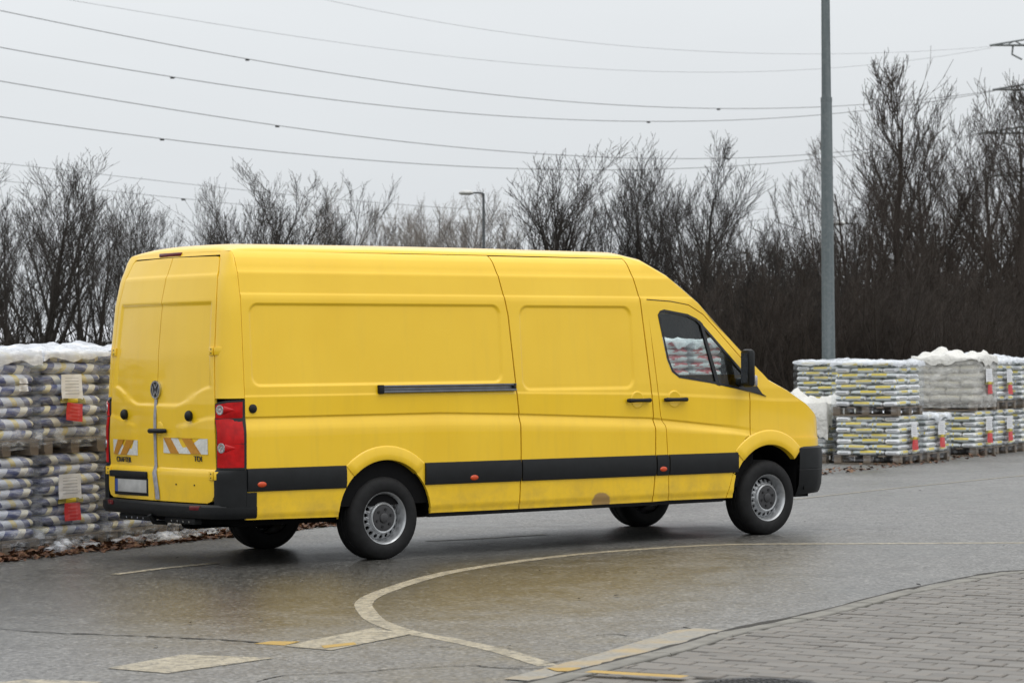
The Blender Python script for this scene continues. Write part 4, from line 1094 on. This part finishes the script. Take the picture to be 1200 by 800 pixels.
# left of the van: blue bags, two pallets high
lows = [(-.23, 'bottom'), (.735, 'bottom'), (1.69, 'bottom'), (2.64, 'bottom'), (3.6, 'bottom')]
Lb = ['lower pallet of blue grey bags without a red card, at the end of the row',
      'lower wrapped pallet of navy bags with paper notice and red card beside the van rear',
      'lower wrapped pallet of navy bags close behind the rear corner of the van',
      'lower bag pallet with torn plastic seen beneath the van bumper', 'lower navy bag pallet standing behind the rear wheels of the van']
Lt = ['upper pallet of blue grey bags with a small white tag at the row end',
      'upper pallet of navy bags with paper notice and red card under a white plastic cover',
      'upper pallet of navy bags half hidden behind the rear door of the van',
      'upper pallet of navy bags hidden behind the van body', 'upper pallet of navy bags hidden behind the van roof']
H1 = PHT+8*LH+.01
for i, (s_, _) in enumerate(lows):
    load(s_, LV+.03*i, 0, 8, LH, bag_blue, Lb[i], 'long', film_thin, None, card=-.14 if i == 1 else False, pu=.86, pv=1.1, skirt=True)
    o = load(s_+.0, LV+.03*i, H1, 8, LH*1.05, bag_blue, Lt[i], 'long', film_thin, film_cover, .07, card=-.10 if i == 1 else False, drop=.075, pu=.86, pv=1.1, skirt=True)
    if i == 0: flat('paper_notice', o, .17, -.60, PHT+.50, .10, .045, paper); flat('paper_notice', o, .17, -.60, PHT+.44, .12, .055, paper)
# torn film lying along the foot of the pallets
for k, (s_, v_) in enumerate(((1.72, -.02), (2.35, .0), (3.1, .05), (3.75, .06), (.7, .02))):
    vv, ff = cover(.75, .16, .035, .03, .10, 13.7*k, .03)
    o = mobj('plastic_wrap_scrap', vv, ff, film_thick, None, True); o.location = row(s_+.3, v_, .02); o.rotation_euler = (0, 0, RA+.08*k-.1)
    tag(o, 'crumpled clear plastic wrap lying at the foot of the navy bag pallets', 'plastic scrap', 'plastic scraps along the pallet row')
# right of the van
def s_at(px, v=0.0, y=545):
    d = ray(px, y); n_ = EV; t = (P0+EV*v-CAM).dot(n_)/d.dot(n_); q = CAM+d*t; return (q-P0).dot(EU)
RV = -.35
LR = .083
sA = s_at(1054, RV); sB = s_at(1087, RV); sC = s_at(1144, RV); sD = s_at(1169, RV); sE = s_at(1199, RV)
print('s right', sA, sB, sC, sD, sE)
HR = PHT+7*LR+.01
load(sA, RV, 0, 7, LR, bag_grey, 'lower pallet of white and yellow bags at the end of the row nearest the van', 'A', film_thin, None, card=.02)
load(sA, RV, HR, 8, LR, bag_grey, 'upper pallet of white and yellow bags at the end of the row nearest the van', 'A', film_thin, film_cover, .045, card=False, drop=.05)
load(sB, RV, 0, 7, LR, bag_grey, 'single low bag pallet with red card and white plastic cover, nothing stacked on it', 'A', film_thin, film_cover, .05, card=.02)
load(sC, RV, 0, 7, LR, bag_grey, 'lower white and yellow bag pallet carrying the one under thick cloudy plastic', 'A', film_thin, None, card=.02)
load(sC, RV, HR, 6, .118, bag_pale, 'upper pallet shrouded in thick cloudy plastic with a lumpy grey top', 'A', film_cloud, sheet_c, .17, card=.05, drop=.09)
load(sD, RV, 0, 7, LR, bag_grey, 'lower white and yellow bag pallet with red card beyond the cloudy plastic one', 'A', film_thin, None, card=.02)
load(sD, RV, HR, 8, LR, bag_grey, 'upper bag pallet with red card and bulging white cover beyond the cloudy plastic one', 'A', film_thin, film_cover, .10, card=.02)
load(sE, RV, 0, 7, LR, bag_grey, 'lower bag pallet at the far end of the row from the van', 'A', film_thin, None, card=.02)
load(sE, RV, HR, 8, LR, bag_grey, 'upper bag pallet at the far end of the row from the van', 'A', film_thin, film_cover, .05, card=.02)
sF = s_at(1000, RV+2.6)
load(sF, RV+2.6, 0, 7, LR, bag_grey, 'lower bag pallet in the back row beside the lamp post', 'A', film_thin, None, card=False)
load(sF, RV+2.6, HR, 8, LR, bag_grey, 'upper bag pallet in the back row, rising behind the van bonnet', 'A', film_thin, film_cover, .045, card=False, drop=.05)
sF2 = s_at(978, RV+1.25)-1.08
load(sF2+.75, RV+1.25, 0, 9, LR, bag_grey, 'half hidden bag pallet with cream crumpled sheet hanging between the van and the row', 'A', film_thin, sheet_c, .20, card=False, drop=.42)
# seen through the cab windows: white and red bags
sG = s_at(772, .2, 520)
for k in range(2):
    load(sG+1.06*k, .2, 0, 8, .092, bag_red, ['lower near', 'lower far'][k]+' pallet of white bags with red print behind the van cab', 'long', film_thin, None, card=False)
    load(sG+1.06*k, .2, PHT+8*.092, 9, .092, bag_red, ['upper near', 'upper far'][k]+' pallet of white bags with red print seen through the cab window', 'long', film_thin, film_cover, .05, card=False)
# leaf litter along the row
vs, fs = [], []
for k in range(9000):
    s_ = random.uniform(-3, 24); v_ = random.gauss(.0, .16)-.02
    if s_ > 7 and random.random() < .93: continue
    if v_ < -.30: v_ *= .6
    p = row(s_, v_ if s_ < 12 else v_-.35, .004+abs(random.gauss(0, .022))*(1 if v_ > -.12 else .3)); a_ = random.uniform(0, 6.28); L = random.uniform(.025, .06)
    d = Vector((math.cos(a_), math.sin(a_), random.uniform(-.5, .5)))*L; e = Vector((-math.sin(a_), math.cos(a_), random.uniform(-.5, .5)))*L*.6
    b0 = len(vs); vs += [p-d, p-e+Vector((0, 0, L*.2)), p+d, p+e+Vector((0, 0, L*.2))]; fs.append((b0, b0+1, b0+2, b0+3))
lf = mobj('fallen_leaves', vs, fs, litter); lf['kind'] = 'stuff'; lf['label'] = 'brown fallen leaves along the foot of the pallet row'
vs, fs = [], []
for k in range(26):
    x_, y_ = random.uniform(0, 1200), random.uniform(560, 795); p = ground(x_, y_, .012); a_ = random.uniform(0, 6.28); L = random.uniform(.012, .03)
    d = Vector((math.cos(a_), math.sin(a_), .2))*L; e = Vector((-math.sin(a_), math.cos(a_), -.1))*L*.6
    b0 = len(vs); vs += [p-d, p-e, p+d, p+e]; fs.append((b0, b0+1, b0+2, b0+3))
lf = mobj('scattered_debris', vs, fs, crackm); lf['kind'] = 'stuff'; lf['label'] = 'tiny dark specks of debris scattered on the road'

# ------------------------------------------------------------------ bare trees
def grow_tree(seed, stems=1, counts=(13, 8, 5, 3), spread=.5, lean=.12, upk=.10, rtrunk=.013, start=.22):
    rnd = random.Random(seed); thick, thin = [], []
    def br(p, d, L, r, lvl):
        n = (9, 6, 4, 3, 2)[lvl]; pts = [p.copy()]; rad = [r]; dirs = [d]
        for i in range(n):
            d = (d+Vector((rnd.uniform(-1, 1), rnd.uniform(-1, 1), rnd.uniform(-.6, 1)))*(.07, .06, .045, .035, .03)[lvl]+Vector((0, 0, upk*(1-.1*lvl)))).normalized()
            p = p+d*(L/n); pts.append(p.copy()); rad.append(max(r*(1-.85*(i+1)/n), .00055)); dirs.append(d)
        (thick if lvl < 2 else thin).append(tube(pts, rad, (7, 4, 3, 3, 3)[lvl], False))
        if lvl >= len(counts): return
        c = counts[lvl]
        for k in range(c):
            t = (start if lvl == 0 else .18)+(1-(start if lvl == 0 else .18))*(k+rnd.random())/c; t = min(t, .97)
            i = min(int(t*n), n-1); f = t*n-i; q = pts[i].lerp(pts[i+1], f); rr = rad[i]+(rad[i+1]-rad[i])*f
            dd = dirs[i]; ax = dd.cross(Vector((rnd.uniform(-1, 1), rnd.uniform(-1, 1), rnd.uniform(-1, 1)))).normalized()
            nd = (Matrix.Rotation(rnd.uniform(.38, .72), 3, ax) @ dd).normalized()
            nd = (nd+Vector((0, 0, .28 if lvl else .1))).normalized()
            LL = (L*spread*(1.1-.62*t) if lvl == 0 else L*rnd.uniform((.45, .42, .45)[min(lvl-1, 2)], .72)*(1.12-.45*t))
            br(q, nd, LL*rnd.uniform(.75, 1.2), max(rr*rnd.uniform(.5, .68), .0008), lvl+1)
    for k in range(stems):
        a_ = 2*math.pi*k/stems+rnd.uniform(-.5, .5); l_ = lean*rnd.uniform(.3, 1.3) if stems > 1 else .03
        br(Vector((.01*math.cos(a_), .01*math.sin(a_), 0)) if stems > 1 else Vector((0, 0, 0)), Vector((math.cos(a_)*l_*2.2, math.sin(a_)*l_*2.2, 1)).normalized(), rnd.uniform(.8, 1.0), rtrunk*rnd.uniform(.7, 1.1), 0)
    zm = sorted(v.z for v_, _f in thin for v in v_)[-30]
    def me(parts, nm):
        V, F_ = joinvf(*parts); V = [v/zm for v in V]; m = bpy.data.meshes.new(nm); m.from_pydata([tuple(v) for v in V], [], F_)
        m.polygons.foreach_set('use_smooth', [True]*len(F_)); return m
    return me(thick, 'trunk'), me(thin, 'crown')
VAR = [grow_tree(11, 1, (16, 8, 5, 2), .55, rtrunk=.018, start=.16), grow_tree(23, 3, (10, 7, 4, 2), .44, .16, rtrunk=.014), grow_tree(35, 2, (12, 7, 5, 2), .49, .12, rtrunk=.015), grow_tree(47, 1, (18, 8, 5, 2), .46, upk=.14, start=.12, rtrunk=.016),
       grow_tree(59, 5, (8, 6, 4, 2), .40, .20, start=.1), grow_tree(61, 4, (9, 7, 4, 2), .44, .14, start=.15)]
VDESC = ['single-trunked spreading ', 'three-stemmed ', 'twin-stemmed ', 'slender straight-trunked ', 'five-stemmed bushy ', 'four-stemmed ']
SHR = [grow_tree(71, 11, (7, 5, 3, 3), .40, .26, rtrunk=.011, start=.05), grow_tree(83, 13, (6, 5, 4, 2), .36, .32, rtrunk=.010, start=.05)]
MC = {}
def tmesh(me, mat):
    k = (me.name, mat.name)
    if k not in MC: m = me.copy(); m.materials.append(mat); MC[k] = m
    return MC[k]
def plant(name, var, px, ytop, depth, mat, label, cat, group, wide=1.0):
    base = CAM+ray(px, 417)*depth; hor = 417.2-(px-600)*.008
    H = (CAM.z+(hor-ytop)/FPX*depth)
    o = empty(name, label, cat, (base.x, base.y, -.05), group, random.uniform(0, 6.28)); o.scale = (H*wide, H*wide, H)
    link(bpy.data.objects.new('trunk', tmesh(var[0], mat)), o); link(bpy.data.objects.new('crown' if cat == 'tree' else 'branches', tmesh(var[1], mat)), o)
    return o
A1 = 'dark leafless tree rising above the pallets of blue bags left of the van'
A2 = 'dark leafless tree standing behind the long yellow van roof'
A3 = 'haze-paled leafless tree in the distance beside the street lamp'
A4 = 'dark leafless tree behind the van cab and windscreen'
A5 = 'tall brownish leafless tree in the wood beyond the grey lamp post'
for px, yt, dp, v, wd in ((-25, 150, 52, 1, 1.1), (18, 178, 55, 4, 1.1), (62, 168, 58, 0, 1.5), (104, 185, 54, 1, 1.1), (140, 196, 60, 5, 1.0), (170, 235, 66, 2, 1.0), (-60, 190, 62, 0, 1.2)):
    plant('bare_tree', VAR[v], px, yt, dp, bark_dark, VDESC[v]+A1, 'tree', 'trees behind the blue bag pallets', wd)
for px, yt, dp, v, wd in ((212, 236, 72, 4, 1), (248, 228, 75, 5, 1), (282, 205, 70, 2, 1), (318, 180, 68, 0, 1.5), (348, 205, 72, 4, 1), (385, 232, 78, 5, 1)):
    plant('bare_tree', VAR[v], px, yt, dp, bark_dark, VDESC[v]+A2, 'tree', 'trees behind the van roof', wd)
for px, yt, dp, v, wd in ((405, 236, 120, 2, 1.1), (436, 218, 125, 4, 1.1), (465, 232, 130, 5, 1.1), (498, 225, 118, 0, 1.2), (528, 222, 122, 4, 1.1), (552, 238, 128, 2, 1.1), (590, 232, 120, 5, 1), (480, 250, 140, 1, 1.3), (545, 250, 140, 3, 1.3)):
    plant('bare_tree', VAR[v], px, yt, dp, bark_hazed, VDESC[v]+A3, 'tree', 'pale trees in the distance', wd)
for px, yt, dp, v, wd in ((646, 160, 66, 0, 1.55), (690, 190, 70, 5, 1.1), (705, 205, 72, 4, 1), (742, 190, 70, 3, 1.1), (785, 152, 68, 2, 1.3), (818, 178, 72, 5, 1), (858, 212, 66, 4, 1.1), (900, 228, 62, 1, 1.1), (930, 245, 64, 5, 1.1), (760, 230, 74, 1, 1.2)):
    plant('bare_tree', VAR[v], px, yt, dp, bark_dark, VDESC[v]+A4, 'tree', 'trees behind the cab', wd)
for px, yt, dp, v, wd in ((1045, 62, 82, 3, 1.25), (1085, 100, 86, 0, 1.1), (1010, 150, 80, 2, 1), (985, 190, 76, 4, 1), (1120, 165, 82, 5, 1), (1165, 110, 90, 0, 1.15), (1195, 85, 95, 3, 1.2), (1150, 200, 78, 4, 1), (1215, 150, 84, 1, 1.2), (1070, 190, 74, 1, 1.2), (960, 235, 80, 1, 1.2), (1250, 110, 90, 2, 1)):
    plant('bare_tree', VAR[v], px, yt, dp, bark_brown, VDESC[v]+A5, 'tree', 'trees in the wood beyond the lamp post', wd)
random.seed(21)
for k in range(52):                              # undergrowth along the edge of the wood
    px = 560+k*13.2+random.uniform(-8, 8); yt = (300 if px > 860 else 335)+random.uniform(-35, 35)
    if px < 700: yt += 20
    plant('bare_shrub', SHR[k % 2], px, yt, random.uniform(58, 80), bark_brown if px > 850 else bark_dark, 'dense leafless shrub in the undergrowth '+('behind the van roof' if px < 760 else 'behind the van cab' if px < 950 else 'around the foot of the lamp post' if px < 1060 else 'beyond the cloudy plastic pallet'), 'shrub', 'undergrowth at the edge of the wood', 1.3)
for k in range(9):
    plant('bare_shrub', SHR[k % 2], -50+k*27+random.uniform(-8, 8), 366+random.uniform(-12, 12), random.uniform(62, 80), bark_dark, 'low leafless shrub between the dark trees behind the blue bag pallets', 'shrub', 'shrubs behind the blue bag pallets', 1.3)
# far wood that closes the gaps: one mass of stems
vs = []; parts = []
rnd = random.Random(5)
for k in range(2600):
    px = rnd.uniform(560, 1320); dp = rnd.uniform(85, 120)
    b_ = CAM+ray(px, 417)*dp; h = rnd.uniform(2.0, 6.0)*(1 if px > 820 else .7); d = Vector((rnd.uniform(-.6, .6), rnd.uniform(-.6, .6), 1))
    p = Vector((b_.x, b_.y, 0)); pts = [p, p+d*h*.5, p+d*h+Vector((rnd.uniform(-.4, .4), rnd.uniform(-.4, .4), 0))]
    parts.append(tube(pts, [.05, .03, .008], 3, False))
    for q in range(5):
        t = rnd.uniform(.2, .95); p2 = p+d*h*t; e = Vector((rnd.uniform(-1, 1), rnd.uniform(-1, 1), rnd.uniform(-.1, 1.0)))*rnd.uniform(.5, 1.6); parts.append(tube([p2, p2+e], [.02, .006], 3, False))
V, F_ = joinvf(*parts); wd = mobj('far_wood', V, F_, bark_brown); wd['kind'] = 'stuff'; wd['label'] = 'dense mass of brown stems deep in the far wood'

# ------------------------------------------------------------------ poles and lamps
def pole_base(px, depth): b_ = CAM+ray(px, 417)*depth; return Vector((b_.x, b_.y, 0))
pb_ = pole_base(971, 47)
po = empty('lamp_post', 'thick grey galvanised steel lamp post behind the white and yellow bag pallets', 'lamp post', pb_)
tubeobj('pole', [(0, 0, 0), (0, 0, 1.2), (0, 0, 1.25), (0, 0, 6.1)], [.128, .124, .122, .100], galv, po, 12)
tubeobj('upper_pole', [(0, 0, 6.1), (0, 0, 9.6)], [.086, .068], galv, po, 12)
tubeobj('collar', [(0, 0, 6.06), (0, 0, 6.13)], .104, galv, po, 12)
box('base_plate', (0, 0, .02), (.4, .4, .04), galv, po)
tubeobj('arm', [(0, 0, 9.5), (-.5, .6, 9.8), (-.9, 1.1, 9.85)], .03, galv, po, 8); box('lamp_head', (-1.0, 1.25, 9.86), (.3, .6, .12), galv, po, .04, Matrix.Rotation(R(40), 3, 'Z'))
def street_lamp(px, ytop, depth, label, side, w_=.65):
    b_ = pole_base(px, depth); hor = 417.2-(px-600)*.008; H = CAM.z+(hor-ytop)/FPX*depth
    o = empty('street_lamp', label, 'street lamp', b_)
    tubeobj('pole', [(0, 0, 0), (0, 0, H-.02)], [.055, .038], polegrey, o, 8)
    d = Vector((Rt.x, Rt.y, 0)).normalized()*side
    tubeobj('arm', [Vector((0, 0, H-.02)), d*.15+Vector((0, 0, H)), d*.32+Vector((0, 0, H))], .026, polegrey, o, 8)
    bm = bmesh.new(); bmesh.ops.create_uvsphere(bm, u_segments=16, v_segments=8, radius=1)
    for v in bm.verts: v.co = d*(.50+v.co.x*.22)+Vector((-d.y, d.x, 0))*(v.co.y*.15)+Vector((0, 0, H+.0+max(v.co.z, -.7)*.08))
    hd = bobj('lamp_head', bm, lampglass, o, smooth=True)
    return o
street_lamp(568, 226, 78, 'street lamp with an oval head rising behind the van roof', -1)
street_lamp(1003, 262, 88, 'thin street lamp in front of the wood, right of the thick post', -1)

# ------------------------------------------------------------------ far shed behind the left trees
sb = pole_base(60, 150); se = EU*1.0
sh_o = empty('shed', 'long low pale shed seen through the trees beyond the blue bag pallets', 'building', sb, None, R(-30))
box('wall', (0, 0, 1.3), (60, 9, 2.6), shedwall, sh_o)
vs = [(-30.5, -5, 2.62), (30.5, -5, 2.62), (30.5, 0, 3.5), (-30.5, 0, 3.5), (30.5, 5, 2.62), (-30.5, 5, 2.62)]
mobj('roof', vs, [(0, 1, 2, 3), (3, 2, 4, 5), (0, 3, 5), (1, 4, 2)], shedroof, sh_o)
for k in range(14): box('window', (-27+k*4.1, -4.52, 1.6), (1.6, .08, .8), shedwin, sh_o)

# ------------------------------------------------------------------ power line and pylon
PD = 300.0
pyl_c = CAM+ray(1300, 417)*PD; pyl_c = Vector((pyl_c.x, pyl_c.y, 0))
def wz(px, y, depth): return (CAM+ray(px, y)*depth)
tipL = {}
py = empty('pylon', 'lattice steel pylon whose crossarms reach in above the wood', 'pylon', pyl_c)
acr = Vector((Rt.x, Rt.y, 0)).normalized()
hz = lambda y: CAM.z+(411.5-y)/FPX*PD
levels = [(52, 1163), (104, 1166), (155, 1150), (205, 1165)]
def strut(p, q, r=.09): return tube([Vector(p), Vector(q)], r, 4, False)
Htop = hz(20); parts = []
hw = lambda z: 2.6-1.9*z/Htop
for k in range(14):
    z0, z1 = Htop*k/14, Htop*(k+1)/14
    c0 = [Vector((sx*hw(z0), sy*hw(z0), z0)) for sx, sy in ((-1, -1), (1, -1), (1, 1), (-1, 1))]; c1 = [Vector((sx*hw(z1), sy*hw(z1), z1)) for sx, sy in ((-1, -1), (1, -1), (1, 1), (-1, 1))]
    for i in range(4):
        j = (i+1) % 4; parts += [strut(c0[i], c1[i], .12), strut(c0[i], c1[j], .06), strut(c0[j], c1[i], .06), strut(c1[i], c1[j], .06)]
V, F_ = joinvf(*parts); mobj('lattice_tower', V, F_, pylonm, py)
for y, px in levels:
    z = hz(y); L = (1300-px)/FPX*PD; 
    for sd_ in (-1, 1):
        tip = acr*(sd_*L)+Vector((0, 0, z)); parts = []; up0 = Vector((0, 0, z+2.0)); lo0 = Vector((0, 0, z-.1))
        for w2 in (-.5, .5):
            o_ = Vector((-acr.y, acr.x, 0))*w2; parts += [strut(lo0+o_, tip, .11), strut(up0+o_*.6, tip, .09)]
            for k in range(1, 7):
                t = k/7; parts += [strut(lo0.lerp(tip, t)+o_*(1-t), up0.lerp(tip, t-.07)+o_*.6*(1-t), .05), strut(lo0.lerp(tip, t)+o_*(1-t), up0.lerp(tip, min(1, t+.07))+o_*.6*(1-t), .05)]
        V, F_ = joinvf(*parts); ca = mobj('crossarm', V, F_, pylonm, py)
        for e in (.2, .55):
            q = tip.lerp(lo0, e); tubeobj('insulator', [q, q+Vector((.3*e, .2, -1.0)), q+acr*1.0+Vector((0, 0, -1.6))], .11, pylonm, py, 6)
# wires: each lies in a vertical plane that leaves the pylon at a shallow angle towards the left
wires = [([(380, 0), (700, 50), (965, 65), (1163, 54)], []), ([(85, 0), (300, 38), (500, 63), (700, 78), (960, 84), (1163, 55)], []),
         ([(0, 12), (150, 43), (290, 72), (560, 106), (842, 127), (960, 128), (1166, 105)], [290, 842]), ([(0, 55), (202, 92), (400, 118), (600, 135), (760, 143), (960, 136), (1166, 106)], [202, 760]),
         ([(0, 95), (160, 122), (325, 148), (500, 168), (700, 184), (853, 186), (1150, 156)], [325, 853]), ([(0, 136), (190, 165), (380, 183), (560, 194), (750, 199), (960, 188), (1150, 157)], [190, 745]),
         ([(0, 190), (100, 204), (200, 214), (400, 233), (600, 247), (800, 250), (960, 240), (1165, 206)], []), ([(60, 216), (200, 234), (400, 250), (600, 262), (800, 266), (1165, 208)], [215])]
wl = ['topmost thin wire of the power line above the van', 'second thin wire from the top of the power line', 'third power line wire with small dark dampers', 'fourth power line wire with small dark dampers', 'fifth power line wire, just above the tree tops', 'sixth power line wire, touching the tree tops', 'seventh thin wire crossing behind the trees', 'lowest thin wire crossing behind the trees']
for k, (pts, marks) in enumerate(wires):
    # depth from 300 m at the pylon to about 190 m on the left
    def dep(px): return 1.0/((1/PD)+(1/190.-1/PD)*((1163-px)/1163.))
    def fit(pp):
        xs = [(p[0]-600)/600 for p in pp]; ys = [p[1] for p in pp]; n = 4 if len(pp) > 4 else 3
        A_ = Matrix([[sum(x**(i+j) for x in xs) for j in range(n)] for i in range(n)]); b_ = Vector([sum(y*x**i for x, y in zip(xs, ys)) for i in range(n)])
        c_ = A_.inverted() @ b_; return lambda px: sum(c_[i]*((px-600)/600)**i for i in range(n))
    fy = fit(pts); P_ = []
    x0 = -60; 
    for i in range(49):
        px = x0+(pts[-1][0]-x0)*i/48; P_.append(CAM+ray(px, fy(px))*dep(px))
    thin_ = k in (0, 1)
    o = empty('power_wire', wl[k], 'wire', P_[-1])
    tubeobj('cable', [p-P_[-1] for p in P_], (.014 if thin_ else .030) if k < 6 else .018, wirem, o, 5)
    for mx_ in marks:
        q = CAM+ray(mx_, fy(mx_)+1)*dep(mx_)-P_[-1]; box('damper', q, (.34, .15, .15), sealblack, o, .05, Matrix.Rotation(YAW-R(90), 3, 'Z'))
